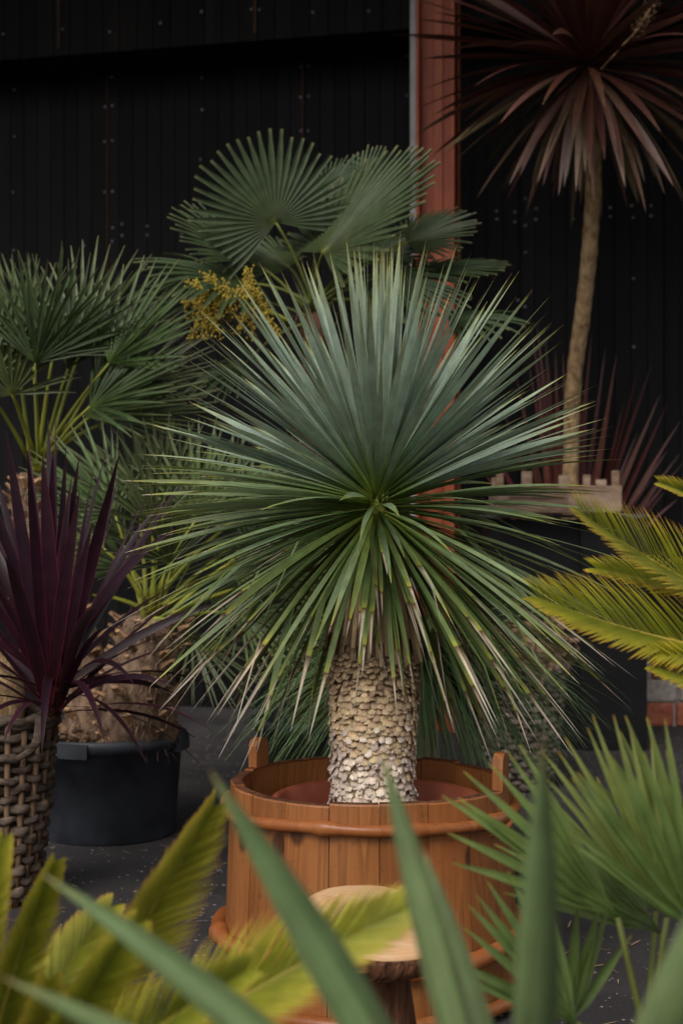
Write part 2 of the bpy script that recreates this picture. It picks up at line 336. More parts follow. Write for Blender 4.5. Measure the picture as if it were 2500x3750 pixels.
M['cycad'] = leaf_mat('cycad_leaflet', [(0, (.18, .20, .010)), (.4, (.21, .23, .012)), (.78, (.37, .32, .02)), (.92, (.56, .38, .03)), (1, (.34, .17, .03))], vary=.15, hue=.01, rough=.5, trans=.2, streak=.25)
M['cycad_near'] = leaf_mat('near_cycad_leaflet', [(0, (.18, .20, .016)), (.4, (.24, .25, .02)), (.8, (.36, .33, .035)), (.94, (.45, .32, .045)), (1, (.38, .2, .04))], vary=.15, hue=.01, rough=.5, trans=.25, streak=.25)
M['rachis'] = plain('cycad_midrib', (.28, .22, .03), (.36, .26, .05), 20, .5, .3, .1)
M['near'] = leaf_mat('near_yucca_leaf', [(0, (.14, .19, .055)), (.5, (.13, .185, .07)), (.9, (.135, .20, .075)), (.965, (.2, .22, .08)), (.985, (.25, .2, .07)), (1, (.25, .13, .05))], edge=(.24, .29, .14), edge_w=.12, vary=.12, hue=.01, rough=.5, trans=.12, streak=.38, spot=(.07, .08, .03))
M['stave'] = wood_mat('tub_pine', (.33, .125, .036), (.11, .034, .010), (.24, .078, .022), ring=20, wear=.5)
M['hoop'] = wood_mat('hoop_branch', (.33, .115, .033), (.15, .042, .014), (.25, .074, .02), rough=.33, ring=10, knots=False)
M['endgrain'] = plain('stave_rim', (.05, .02, .01), (.17, .065, .03), 60, .75, .2, .5)
M['terracotta'] = plain('terracotta', (.26, .06, .03), (.40, .11, .055), 9, .55, .3, .2, vary=.02)
M['soil'] = plain('soil', (.03, .02, .014), (.09, .06, .04), 60, .95, .1, 1.0)
M['black_pot'] = plain('black_plastic', (.015, .017, .022), (.046, .050, .062), 5, .5, .4, .15, vary=.05)
M['mulch'] = plain('bark_chip', (.09, .05, .03), (.26, .17, .11), 30, .9, .1, .5, vary=.3)
M['wicker'] = plain('grey_wicker', (.035, .024, .018), (.15, .11, .085), 16, .75, .2, .6, stretch=(1, 1, 3), vary=.3)
M['wicker_stake'] = plain('wicker_stake', (.10, .055, .03), (.24, .155, .095), 20, .75, .2, .5, stretch=(1, 1, .3), vary=.25)
M['wicker_dark'] = plain('dark_wicker', (.05, .038, .032), (.20, .155, .13), 16, .8, .2, .6, vary=.3)
M['fibre'] = plain('palm_fibre', (.10, .06, .04), (.36, .24, .165), 26, .95, .1, 1.0, stretch=(1, 1, .4), vary=.2)
M['fibre_red'] = plain('windmill_palm_fibre', (.035, .016, .010), (.13, .065, .042), 22, .95, .1, 1.0, stretch=(1, 1, .3), vary=.2)
M['stub'] = plain('cut_leaf_base', (.17, .10, .055), (.48, .29, .16), 30, .85, .1, .4, vary=.35)
M['bark'] = plain('cordyline_bark', (.16, .092, .042), (.42, .285, .155), 30, .9, .15, .9, stretch=(1, 1, .55), vary=.02, dist=.01)
M['bark_dark'] = plain('stem_bark', (.035, .014, .008), (.24, .10, .05), 26, .8, .2, 1.0, stretch=(1, 1, .16), vary=.02, dist=.02, detail=7)
M['cut_wood'] = wood_mat('pale_cut_wood', (.68, .41, .22), (.52, .27, .12), (.60, .33, .16), rough=.6, ring=22, knots=False, wear=.1)
M['crate'] = plain('weathered_crate_wood', (.10, .055, .035), (.27, .19, .145), 14, .85, .15, .5, stretch=(.35, 1, 2.2), vary=.2)
M['crate_light'] = plain('crate_slat_wood', (.17, .10, .06), (.34, .25, .19), 14, .85, .15, .5, stretch=(.35, 1, 1.5), vary=.2)
M['wall'] = plain('black_painted_board', (.0024, .0024, .003), (.0072, .006, .0062), 2.2, .6, .10, .25, stretch=(1, 1, .25), vary=.35)
M['wall_up'] = plain('black_fascia_board', (.0018, .0018, .0021), (.006, .0048, .0043), 6, .6, .08, .25, stretch=(1.6, 1, .25), vary=.35)
M['seam'] = plain('rusty_sheet_edge', (.03, .014, .008), (.075, .035, .02), 12, .8, .2, .3)
M['bolt'] = plain('bolt_head', (.07, .07, .085), (.16, .16, .18), 40, .4, .5, .2, vary=.3, metal=.3)
M['red_paint'] = plain('red_painted_steel', (.20, .034, .012), (.31, .078, .028), 5, .55, .35, .25, stretch=(1.5, 1.5, .3), vary=.02)
M['pipe'] = plain('grey_pipe', (.23, .215, .225), (.32, .30, .31), 6, .5, .4, .1, vary=.02)
M['black_box'] = plain('black_display_panel', (.004, .004, .0045), (.008, .008, .009), 5, .7, .2, .15, vary=.1)
M['shelf'] = plain('grey_shelf', (.035, .04, .04), (.075, .085, .085), 12, .6, .3, .2, vary=.05)
M['brick'] = plain('red_brick', (.16, .045, .025), (.28, .10, .06), 16, .9, .1, .7, vary=.3)
M['mortar'] = plain('mortar', (.20, .17, .15), (.34, .30, .27), 30, .95, .1, .7, vary=.05)
M['roots'] = plain('gnarled_root', (.08, .045, .028), (.40, .25, .155), 30, .95, .1, 1.0, vary=.2, dist=.012)
M['chalk'] = plain('chalk', (.10, .085, .09), (.26, .22, .235), 60, .95, .05, .2, vary=.02)
def asphalt():
    m, t, b = newmat('yard_asphalt'); L = t.links
    g = N_(t, 'ShaderNodeNewGeometry')
    def nz(s, d=5):
        n = N_(t, 'ShaderNodeTexNoise'); n.inputs['Scale'].default_value = s; n.inputs['Detail'].default_value = d; L.new(g.outputs['Position'], n.inputs['Vector']); return n.outputs[0]
    a = ramp(t, [(.3, (.026, .023, .024)), (.7, (.056, .050, .050))]); L.new(nz(3.2), a.inputs[0])
    f = ramp(t, [(.3, (.45, .45, .45)), (.62, (1.15, 1.15, 1.15)), (.74, (2.3, 2.2, 2.2))]); L.new(nz(220, 3), f.inputs[0])
    c = mix(t, 1.0, a.outputs[0], f.outputs[0], 'MULTIPLY')
    dust = math_(t, 'MULTIPLY', math_(t, 'SUBTRACT', nz(1.3, 7), .52), 3.0, True)
    c = mix(t, math_(t, 'MULTIPLY', dust, .5), c, (.062, .050, .046))
    L.new(c, b.inputs['Base Color']); b.inputs['Roughness'].default_value = .82; b.inputs['Specular IOR Level'].default_value = .3
    bm = N_(t, 'ShaderNodeBump'); bm.inputs['Strength'].default_value = .5; bm.inputs['Distance'].default_value = .004; L.new(nz(170, 3), bm.inputs['Height']); L.new(bm.outputs[0], b.inputs['Normal'])
    return m
M['asphalt'] = asphalt()
def sawn():
    m, t, b = newmat('sawn_log_face'); L = t.links
    tc = N_(t, 'ShaderNodeTexCoord'); sp = N_(t, 'ShaderNodeSeparateXYZ'); L.new(tc.outputs['Object'], sp.inputs[0])
    nz = N_(t, 'ShaderNodeTexNoise'); nz.inputs['Scale'].default_value = 14; nz.inputs['Detail'].default_value = 4; L.new(tc.outputs['Object'], nz.inputs['Vector'])
    r = math_(t, 'SQRT', math_(t, 'ADD', math_(t, 'MULTIPLY', sp.outputs[0], sp.outputs[0]), math_(t, 'MULTIPLY', sp.outputs[1], sp.outputs[1])))
    f = math_(t, 'FRACT', math_(t, 'MULTIPLY', math_(t, 'ADD', r, math_(t, 'MULTIPLY', nz.outputs[0], .022)), 120.0))
    rp = ramp(t, [(0, (.66, .40, .21)), (.6, (.64, .38, .195)), (.9, (.58, .33, .16)), (1, (.66, .40, .21))]); L.new(f, rp.inputs[0])
    mp = N_(t, 'ShaderNodeMapping'); mp.inputs['Scale'].default_value = (6, 120, 1); mp.inputs['Rotation'].default_value = (0, 0, .5); L.new(tc.outputs['Object'], mp.inputs[0])
    sw = N_(t, 'ShaderNodeTexNoise'); sw.inputs['Scale'].default_value = 1; sw.inputs['Detail'].default_value = 3; L.new(mp.outputs[0], sw.inputs['Vector'])
    c = mix(t, math_(t, 'MULTIPLY', math_(t, 'SUBTRACT', sw.outputs[0], .5), 2.4, True), rp.outputs[0], (.72, .52, .36))
    c = mix(t, math_(t, 'MULTIPLY', math_(t, 'SUBTRACT', nz.outputs[0], .56), 4.0, True), c, (.42, .2, .09))
    L.new(c, b.inputs['Base Color']); b.inputs['Roughness'].default_value = .7; b.inputs['Specular IOR Level'].default_value = .2
    bm = N_(t, 'ShaderNodeBump'); bm.inputs['Strength'].default_value = .4; bm.inputs['Distance'].default_value = .003; L.new(sw.outputs[0], bm.inputs['Height']); L.new(bm.outputs[0], b.inputs['Normal'])
    return m
M['slice'] = sawn()

# ------------------------------------------------------------------ the yard floor
S = 60
g = Geo(); n = 24
for j in range(n + 1):
    for i in range(n + 1):
        x = -S + 2 * S * i / n; y = -S + 2 * S * j / n
        g.v.append(V((x, y, 0))); g.uv.append((i / n, j / n))
for j in range(n): g.f += [(j * (n + 1) + i, j * (n + 1) + i + 1, (j + 1) * (n + 1) + i + 1, (j + 1) * (n + 1) + i) for i in range(n)]
obj('ground', g.get(), M['asphalt'], (0, 0, 0), kind='structure', label='dark grey asphalt yard floor scattered with grit')

# ------------------------------------------------------------------ the black shed wall (turned a little: nearer on the right)
W0 = V(((0 - 1250) * 8.85 / FPX, 8.85, 0)); W1 = V(((2500 - 1250) * 7.93 / FPX, 7.93, 0))
WU = (W1 - W0).normalized(); WN = V((WU.y, -WU.x, 0)); WR = math.atan2(WU.y, WU.x); WL = (W1 - W0).length
def wp(s, out, z): return W0 + WU * s + WN * out + V((0, 0, z))
def ray_wall(px, out=0.0):
    """distance along the wall of photograph column px"""
    k = (px - 1250) / FPX; o = W0 + WN * out
    return (k * o.y - o.x) / (WU.x - k * WU.y)
def wall_z(px, py, out=0.0):
    q = wp(ray_wall(px, out), out, 0); return CAMZ - (py - 1875) * q.y / FPX
wall = empty('shed_wall', wp(0, 0, 0), 'black painted board shed wall behind all the plants', 'wall')
g = box(V((WL / 2, .13, 2.4)), WL + 5.0, .2, 4.8); obj('backing', g, M['black_box'], wp(0, 0, 0), wall, smooth=False).rotation_euler = (0, 0, WR)
bw = .086; bm_ = [mesh(*box(V((0, 0, 1.95)), bw - .0012, .03 + .0012 * k, 3.9, bev=.002)[:2], M['wall'], smooth=False) for k in range(3)]
k = 0; s = -1.6
while s < WL + 1.6:
    o = link('board', bm_[k % 3], wp(s, 0, 0), wall); o.rotation_euler = (0, 0, WR); s += bw; k += 1
# fascia: the upper boarding stands proud and its lower edge shades the wall
FO = .40
fz = wall_z(750, 160, FO)
fas = empty('upper_fascia', wp(0, FO, fz), 'projecting black boarded fascia across the top of the shed wall', 'fascia')
g = box(V((WL / 2, FO * .5 + .005, .75)), WL + 4.0, FO - .02, 1.5); obj('fascia_core', g, M['black_box'], wp(0, FO, fz), fas, smooth=False).rotation_euler = (0, 0, WR)
fm = [mesh(*box(V((0, 0, .75)), .0978, .024 + .002 * k, 1.52, bev=.002)[:2], M['wall_up'], smooth=False) for k in range(3)]
s = -1.4; k = 0
while s < WL + 1.4:
    o = link('board', fm[(k * 7) % 3], wp(s, FO, fz), fas); o.rotation_euler = (0, 0, WR); s += .099; k += 1
for px in (222, 938):
    o = obj('sheet_edge', box(V((0, 0, .75)), .012, .05, 1.5), M['seam'], wp(ray_wall(px, FO), FO, fz + .03), fas, smooth=False); o.rotation_euler = (0, 0, WR)
# added eave roof, unseen high above, put there to dim the back of the yard
ez = fz + 1.5
er = empty('added_shade_roof', wp(0, 0, ez), 'added unseen eave above the fascia, shading the back of the yard', 'roof')
obj('shade_sheet', box(V((WL / 2, -1.2, .06)), WL + 7, 4.1, .12), M['black_box'], wp(0, 0, ez), er, smooth=False).rotation_euler = (0, 0, WR)
for px in (398, 1112):
    o = obj('sheet_edge', box(V((0, 0, 0)), .007, .05, 2.6), M['seam'], wp(ray_wall(px), .0, wall_z(px, 560)), wall, smooth=False); o.rotation_euler = (0, 0, WR)
for px in (1905, 2432): 
    o = obj('sheet_edge', box(V((0, 0, 0)), .005, .05, 2.6), M['wall_up'], wp(ray_wall(px), .0, wall_z(px, 1100)), wall, smooth=False); o.rotation_euler = (0, 0, WR)
bolt_me = mesh(*rock(1, 0, sq=(.0095, .006, .0095), lat=5, lon=8)[:2], M['bolt'])
bolts = [(54, 328), (410, 282), (386, 391), (412, 386), (384, 519), (412, 515), (384, 703), (413, 701), (414, 834), (447, 820), (448, 863), (541, 829), (540, 861), (665, 829), (666, 858), (412, 884),
         (740, 285), (741, 402), (1101, 245), (1130, 240), (1101, 356), (1130, 352), (1103, 479), (1128, 479), (55, 500), (50, 704), (735, 585), (736, 735), (52, 917), (310, 900),
         (1818, 773), (1818, 803), (1884, 777), (1884, 813), (1962, 765), (1960, 804), (2096, 762), (2098, 802), (2233, 760), (2232, 794), (2311, 753), (2316, 797), (2381, 753), (2382, 790), (1923, 727), (1923, 826), (1923, 925), (2318, 1020), (1896, 1100), (1921, 1124), (2319, 1271), (1490, 204), (1489, 350), (2400, 470), (2405, 620)]
for x, y in bolts:
    o = link('bolt', bolt_me, wp(ray_wall(x, .018), .018, wall_z(x, y, .018)), wall); o.rotation_euler = (0, 0, WR)
for x, y in [(13, 125), (230, 107), (402, 116), (588, 84), (920, 34), (950, 36), (738, 42), (1145, 45), (1350, 40)]:
    o = link('bolt', bolt_me, wp(ray_wall(x, FO + .016), FO + .016, wall_z(x, y, FO + .016)), fas); o.rotation_euler = (0, 0, WR)
# red steel post (an I-section) and grey downpipe
pd = 7.62
post = empty('steel_post', (P(1605, 0, pd).x, pd, 0), 'red painted steel I-section post standing against the black wall', 'post')
pw = (1684 - 1528) * pd / FPX; H = 5.2
po = ORG[post.name]
rz = R(-9)
def pbox(name, cx, cy, sx, sy): 
    o = obj(name, box(V((cx, cy, H / 2)), sx, sy, H, bev=.004), M['red_paint'], po, post, smooth=False); o.rotation_euler = (0, 0, rz); return o
pbox('web', -.012, 0, pw * .74, .016); pbox('flange', -pw / 2 + .01, -.02, .018, .14); pbox('flange', pw / 2 - .028, -.03, .02, .17)
pbox('base_bar', pw / 2 - .008, .035, .012, .05); pbox('rib', -.0, -.012, .05, .012)
pp = V((P(1515, 0, 7.60).x, 7.60, 0))
pipe = empty('downpipe', pp, 'pale grey square downpipe running up beside the red post', 'pipe')
obj('pipe_body', box(V((0, 0, H / 2)), .040, .05, H, bev=.008), M['pipe'], pp, pipe, smooth=False)
for z in (1.0, 2.9):
    obj('pipe_clip', box(V((0, 0.0, z)), .056, .056, .03, bev=.004), M['pipe'], pp, pipe, smooth=False)

# brick plinth at the right foot of the wall
bp = V((P(2352, 0, 7.75).x, 7.75, 0))
br = empty('brick_plinth', bp, 'low weathered red brick plinth beside the black display box', 'plinth')
obj('mortar_bed', box(V((.30, .09, .18)), .60, .14, .36), M['mortar'], bp, br, smooth=False)
bme = mesh(*box(V((0, 0, 0)), .15, .05, .118, bev=.008)[:2], M['brick'], smooth=False); bmh = mesh(*box(V((0, 0, 0)), .072, .05, .118, bev=.008)[:2], M['brick'], smooth=False)
gme = mesh(*box(V((0, 0, 0)), .19, .05, .11, bev=.01)[:2], M['mortar'], smooth=False)
for r_ in range(3):
    for c_ in range(4):
        me = bme if r_ != 1 else gme
        o = link('brick' if r_ != 1 else 'block', me, bp + V((.085 + c_ * (.165 if r_ != 1 else .2) + (.04 if r_ == 2 else 0), .025, .064 + r_ * .124)), br)
        o.rotation_euler = (0, 0, random.uniform(-.02, .02))

# ------------------------------------------------------------------ plants: shared builders
def trunk_tube(pts, rad, n, wob, seed):
    pts = [V(p) for p in pts]; g = tube(pts, rad, n)
    v = []
    for i, q in enumerate(g[0]):
        k = i // n; c = pts[k]
        v.append(c + (q - c) * (1 + wob * noise.noise(q * 26 + V((seed, 0, 0))) + wob * .6 * noise.noise(q * 60)))
    return v, g[1], g[2]
def smooth_path(ps, n):
    out = []; m = len(ps) - 1
    for i in range(n + 1):
        u = i / n * m; k = min(int(u), m - 1); f = u - k
        p0, p1, p2, p3 = ps[max(k - 1, 0)], ps[k], ps[k + 1], ps[min(k + 2, m)]
        out.append(0.5 * ((2 * p1) + (p2 - p0) * f + (2 * p0 - 5 * p1 + 4 * p2 - p3) * f * f + (3 * p1 - p0 - 3 * p2 + p3) * f ** 3))
    return out
def pot(name, c, rt, rb, h, mat, label, cat, lip=.012, n=48):
    e = empty(name, c, label, cat)
    pr = [(rb * .96, 0), (rb, .012), (rt - .004, h - .045), (rt + lip, h - .042), (rt + lip + .003, h - .004), (rt + lip - .006, h), (rt - .008, h - .004), (rt - .014, h - .06), (rt - .03, h - .12), (0.001, h - .12)]
    obj('pot_body', lathe(pr, n, cap=False), mat, c, e)
    return e

# ------------------------------------------------------------------ the wooden tub
TC = V((P(1355, 0, 3.5).x, 3.5, 0)); TR, TB, TH = .328, .346, .492
tub = empty('wooden_tub', TC, 'round wooden stave tub holding the big blue-green yucca', 'tub')
NS = 19
ang0 = R(-97)
tall = {}
for i in range(NS):
    a0 = ang0 + 2 * math.pi * (i - .5) / NS + random.uniform(-.02, .02) * 0; a1 = a0 + 2 * math.pi / NS - .006
    am = (a0 + a1) / 2
    da = lambda a, b: abs((a - b + math.pi) % (2 * math.pi) - math.pi)
    tl = da(am, R(149)) < math.pi / NS or da(am, R(-24)) < math.pi / NS
    top = TH + random.uniform(-.004, .004); th = .024; v, f = [], []
    out = random.uniform(-.0012, .0012); nz_ = 5
    lv = [0, .004, .12, .24, .36, top - .004, top]
    mid = 4
    for kz, z in enumerate(lv):
        r = TB + (TR - TB) * z / TH + out - (.003 if kz in (0, len(lv) - 1) else 0)
        for rr in (r, r - th):
            for q in range(mid + 1):
                e = .0016 if (q in (0, mid) and rr == r) else 0
                a = a0 + (a1 - a0) * q / mid; v.append(V(((rr - e) * math.cos(a), (rr - e) * math.sin(a), z)))
    w_ = mid + 1
    for kz in range(len(lv) - 1):
        b0, b1 = kz * 2 * w_, (kz + 1) * 2 * w_
        for q in range(mid):
            f.append((b0 + q, b0 + q + 1, b1 + q + 1, b1 + q)); f.append((b0 + w_ + q + 1, b0 + w_ + q, b1 + w_ + q, b1 + w_ + q + 1))
        f.append((b0 + w_, b0, b1, b1 + w_)); f.append((b0 + mid, b0 + w_ + mid, b1 + w_ + mid, b1 + mid))
    b1 = (len(lv) - 1) * 2 * w_
    f += [(b1 + q, b1 + q + 1, b1 + w_ + q + 1, b1 + w_ + q) for q in range(mid)]
    bo = V((TR * math.cos(am), TR * math.sin(am), 0))
    me = mesh([p - bo for p in v], f, M['stave'], smooth=False); me.materials.append(M['endgrain'])
    for fc in me.polygons[-mid:]: fc.material_index = 1
    o = link('stave', me, TC + bo, tub)
    if tl:                                      # two staves stand up as lugs
        wz, hh = .052, .072 if am > 0 else .085
        pr = [(-wz / 2, 0), (wz / 2, 0), (wz / 2, hh * .72), (wz * .36, hh * .92), (wz * .1, hh), (-wz * .22, hh * .98), (-wz * .44, hh * .84), (-wz / 2, hh * .6)]
        hv = [V((-.012, x, z)) for x, z in pr] + [V((.012, x, z)) for x, z in pr]; m = len(pr)
        hf = [tuple(range(m)), tuple(range(2 * m - 1, m - 1, -1))] + [(i_, m + i_, m + (i_ + 1) % m, (i_ + 1) % m) for i_ in range(m)]
        mt = Matrix.Rotation(am, 3, 'Z'); c_ = V(((TR - .012) * math.cos(am), (TR - .012) * math.sin(am), top - .002))
        obj('lug', ([mt @ q for q in hv], hf, None), M['stave'], TC + c_, o, smooth=False)
def hoop(z, r, seed, wav, n=96, knots=()):
    pts, rad = [], []
    for i in range(n):
        a = 2 * math.pi * i / n
        rr = TB + (TR - TB) * z / TH + r * .72 + .003 * noise.noise(V((math.cos(a) * 2, math.sin(a) * 2, seed)))
        pts.append(V((rr * math.cos(a), rr * math.sin(a), wav * noise.noise(V((math.cos(a) * 1.6, math.sin(a) * 1.6, seed + 5))))))
        kb = sum(.45 * math.exp(-((((a - k + math.pi) % (2 * math.pi)) - math.pi) / .05) ** 2) for k in knots)
        rad.append(r * (1 + .14 * noise.noise(V((math.cos(a) * 4, math.sin(a) * 4, seed + 9))) + kb))
    return tube(pts, rad, 10, closed=True)
obj('hoop', hoop(.437, .0135, 1.3, .010, knots=(R(-108), R(-75), R(-40), R(-150))), M['hoop'], TC + V((0, 0, .437)), tub)
obj('hoop', hoop(.150, .020, 4.1, .010, knots=(R(-170), R(-20))), M['hoop'], TC + V((0, 0, .150)), tub)
obj('hoop', hoop(.030, .016, 7.7, .006, knots=(R(-60), R(-30))), M['hoop'], TC + V((0, 0, .030)), tub)
# sprig of the hoop's tail on the right
a = R(-33)
q = V(((TR + .012) * math.cos(a), (TR + .012) * math.sin(a), .405))
obj('hoop_tail', tube([q + V((.035, .028, .022)), q + V((.01, .006, .008)), q + V((-.016, -.008, -.002)), q + V((-.045, -.022, -.010))], [.006, .010, .007, .001], 7), M['hoop'], TC, tub)
# terracotta liner with soil
tp = [(.17, .10), (.232, .40), (.250, .425), (.252, .444), (.242, .449), (.232, .442), (.222, .40), (.20, .30)]
liner = empty('terracotta_bowl', TC + V((.018, .02, 0)), 'red terracotta bowl sunk inside the wooden tub', 'bowl')
obj('bowl_wall', lathe(tp, 56, cap=False), M['terracotta'], TC + V((.018, .02, 0)), liner)
obj('soil', lathe([(.215, .345), (.15, .35), (.001, .355)], 40, wob=.02, cap=False), M['soil'], TC + V((.018, .02, 0)), liner)
g = lathe([(.001, .10), (.20, .10), (.33, .098)], 40, cap=False); obj('tub_floor', g, M['endgrain'], TC, tub)

# ------------------------------------------------------------------ the yucca
YC = V((P(1366, 0, 3.5).x, 3.5, .34)); HEART = P(1378, 1835, 3.5)
yuc = empty('yucca_plant', YC, 'large round-headed blue-green yucca with scaly pale trunk in the wooden tub', 'yucca')
obj('trunk', trunk_tube([YC + V((0, 0, z)) - YC for z in (0, .1, .2, .3, .42, .52, .60, HEART.z - .34 - .12)], [.093, .093, .090, .090, .092, .086, .07, .035], 24, .05, 2), M['core'], YC, yuc)
def scale_mesh(w_, h, bulge, mat, pointy, seed):
    rnd = random.Random(seed); v, f, uv = [], [], []
    rows = [(0, .72, 0), (.35, 1.0, .6), (.72, .92, 1.0), (1, pointy, .85)]
    for t, ww, b in rows:
        for u in (-1, -.35, .35, 1):
            x = u * w_ / 2 * ww * rnd.uniform(.92, 1.08); y = bulge * b * (1 - .55 * u * u) + rnd.uniform(-.0008, .0008)
            v.append(V((x, -y, -h * t + (abs(u) * h * .22 if t == 1 else 0)))); uv.append(((u + 1) / 2, t))
    for r_ in range(3): f += [(r_ * 4 + i, r_ * 4 + 4 + i, r_ * 4 + 5 + i, r_ * 4 + 1 + i) for i in range(3)]
    n = len(v)                                        # folded-in lower lip gives the scale thickness
    for i in range(4): v.append(v[12 + i] * 1.0 + V((0, bulge * .7, h * .03))); uv.append((i / 3, 0))
    f += [(12 + i, n + i, n + i + 1, 13 + i) for i in range(3)]
    return mesh(v, f, mat, uv)
SM = {}
for key, m_, hh, bu in (('scale_dark', 'scale_dark', .022, .0085), ('scale', 'scale', .027, .0062), ('scale_pale', 'scale_pale', .027, .0055)):
    SM[key] = [scale_mesh(random.uniform(.0140, .0200), hh * random.uniform(.66, 1.1), bu * random.uniform(.6, 1.3), M[m_], random.uniform(.12, .62), 100 + k) for k in range(9)]
zt = CAMZ - (2395 - 1875) * 3.4 / FPX; zb = .355
scales = []; rows = 34
for r_ in range(rows):
    z = zb + (zt - zb) * (r_ + .5) / rows
    rad = .094 + .004 * math.sin(z * 21) + .004 * (r_ / rows < .2)
    n_ = 43
    for i in range(n_):
        a = 2 * math.pi * (i + .5 * (r_ % 2) + random.uniform(-.16, .16)) / n_
        fz_ = (r_ + random.gauss(0, 2.6)) / rows
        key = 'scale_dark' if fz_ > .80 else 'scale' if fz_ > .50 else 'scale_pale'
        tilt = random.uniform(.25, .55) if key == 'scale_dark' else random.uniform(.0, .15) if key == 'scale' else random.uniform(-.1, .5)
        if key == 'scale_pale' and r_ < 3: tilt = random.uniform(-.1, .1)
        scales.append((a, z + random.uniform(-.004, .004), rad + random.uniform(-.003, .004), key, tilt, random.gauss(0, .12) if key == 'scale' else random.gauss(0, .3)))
def scale_mat4(s_):
    a, z, rad, key, tilt, yaw = s_
    return Matrix.Translation(V((rad * math.cos(a), rad * math.sin(a), z - YC.z))) @ Matrix.Rotation(a + math.pi / 2, 4, 'Z') @ Matrix.Rotation(yaw, 4, 'Y') @ Matrix.Rotation(-tilt, 4, 'X')
scales.sort(key=lambda s_: math.sin(s_[0]) + abs(s_[1] - .58) * .6)
rest = {}
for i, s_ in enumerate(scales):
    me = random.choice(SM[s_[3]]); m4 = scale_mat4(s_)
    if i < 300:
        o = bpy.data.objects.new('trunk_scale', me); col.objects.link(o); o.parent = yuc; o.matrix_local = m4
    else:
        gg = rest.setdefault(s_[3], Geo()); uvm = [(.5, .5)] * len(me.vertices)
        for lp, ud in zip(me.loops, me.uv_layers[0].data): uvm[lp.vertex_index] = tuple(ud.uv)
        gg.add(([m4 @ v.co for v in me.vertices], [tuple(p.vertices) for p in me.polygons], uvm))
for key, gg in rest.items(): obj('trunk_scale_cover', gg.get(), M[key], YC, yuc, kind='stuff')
# trimmed dead leaves hanging round the neck
for i in range(120):
    a = 2 * math.pi * i / 120 + random.uniform(-.05, .05); rr = random.uniform(.092, .112)
    z0 = HEART.z - random.uniform(.06, .16); z1 = zt + random.uniform(-.03, .05)
    p0 = V((rr * .6 * math.cos(a), rr * .6 * math.sin(a), z0)); p1 = V((rr * 1.08 * math.cos(a), rr * 1.08 * math.sin(a), z1))
    g = blade(p1 - p0, (p1 - p0).length, random.uniform(.008, .015), 0, n0=V((math.cos(a), math.sin(a), 0)), roll=random.uniform(-.6, .6), fold=random.uniform(-.3, .5), segs=4, prof=lambda t: 1 - .1 * t)
    obj('dead_leaf', g, M['yucca_dead'], V((YC.x, YC.y, 0)) + p0, yuc)
# the leaves
GA = math.pi * (3 - 5 ** .5); NL = 980; leaves = []
for i in range(NL):
    f_ = (i + .5) / NL
    se = 1 - 1.93 * f_ ** .95; el = math.asin(max(-1, min(1, se))) + random.gauss(0, .07)
    a = i * GA + random.gauss(0, .12)
    d = V((math.cos(a) * math.cos(el), math.sin(a) * math.cos(el), math.sin(el)))
    ang = math.degrees(d.angle(V((0, -1, .05))))
    if ang < 24 and random.random() < .9: continue
    if ang < 40 and random.random() < .5: continue
    if el < -.55 and d.y < .1 and abs(d.x) < .45 and random.random() < .40: continue
    if d.y > .25 and el < -.1 and random.random() < .5: continue
    if d.x > .3 and -.28 < el < .16 and random.random() < .55: continue
    if d.y < -.25 and el > .12 and random.random() < .62: continue
    leaves.append((el, a, d, f_))
leaves.sort(key=lambda q_: q_[2].y - .25 * abs(q_[2].z) - .3 * abs(q_[2].x))
restg = {}
for i, (el, a, d, f_) in enumerate(leaves):
    base = HEART + V((0, 0, .03 - .10 * f_ ** 1.3)) + V((math.cos(a), math.sin(a), 0)) * (.008 + .036 * f_)
    L = random.uniform(.52, .60) * (1.02 if el > .6 else .97)
    if random.random() < .10: L *= random.uniform(.6, .85)
    if el < -.15: L *= .66 + .44 * min(1, abs(d.x) / .5) if d.y < .3 else 1.06
    dr = random.uniform(.02, .12) + max(0, .9 - el) * .05 + (.09 if -.3 < el < .3 else 0) + (.05 if el < -.3 else 0)
    w_ = random.uniform(.0140, .0200) if el > -.1 else random.uniform(.0105, .0165)
    kw = dict(n0=UP if abs(el) < 1.45 else V((-math.cos(a), -math.sin(a), 0)), roll=random.gauss(0, .4), twist=random.gauss(0, .4), fold=random.uniform(.12, .34), segs=9)
    kk = V((random.uniform(-.4, .4), random.uniform(-.2, .2), random.uniform(-.9, -.1))) if el < -.1 else None
    if kk is not None and random.random() < .22: kw['kink'] = (random.uniform(.4, .8), kk)
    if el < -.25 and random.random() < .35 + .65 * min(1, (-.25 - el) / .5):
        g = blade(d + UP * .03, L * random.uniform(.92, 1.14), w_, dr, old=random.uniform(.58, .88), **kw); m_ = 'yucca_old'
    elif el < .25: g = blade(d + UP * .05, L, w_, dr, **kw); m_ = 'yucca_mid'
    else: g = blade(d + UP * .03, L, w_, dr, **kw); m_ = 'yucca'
    if i < 300: obj('leaf', g, M[m_], base, yuc)
    else: restg.setdefault(m_, Geo()).add(g, base - HEART)
for k_, gg in restg.items(): obj('rear_foliage', gg.get(), M[k_], HEART, yuc, kind='stuff')
obj('leaf_heart', rock(5, .3, 4, (.026, .026, .04), 10, 14), M['heart'], HEART + V((0, .01, -.035)), yuc)
# the tight spear of young leaves at the top
for i in range(34):
    a = random.uniform(0, 6.28); d = V((math.cos(a) * random.uniform(0, .10) + .03, math.sin(a) * .10, 1))
    obj('young_leaf', blade(d, random.uniform(.55, .615), random.uniform(.009, .015), .0, n0=V((math.cos(a), math.sin(a), 0)), roll=random.gauss(0, .3), fold=.4, segs=6), M['yucca'], HEART + V((random.uniform(-.02, .03), random.uniform(-.02, .02), 0)), yuc)

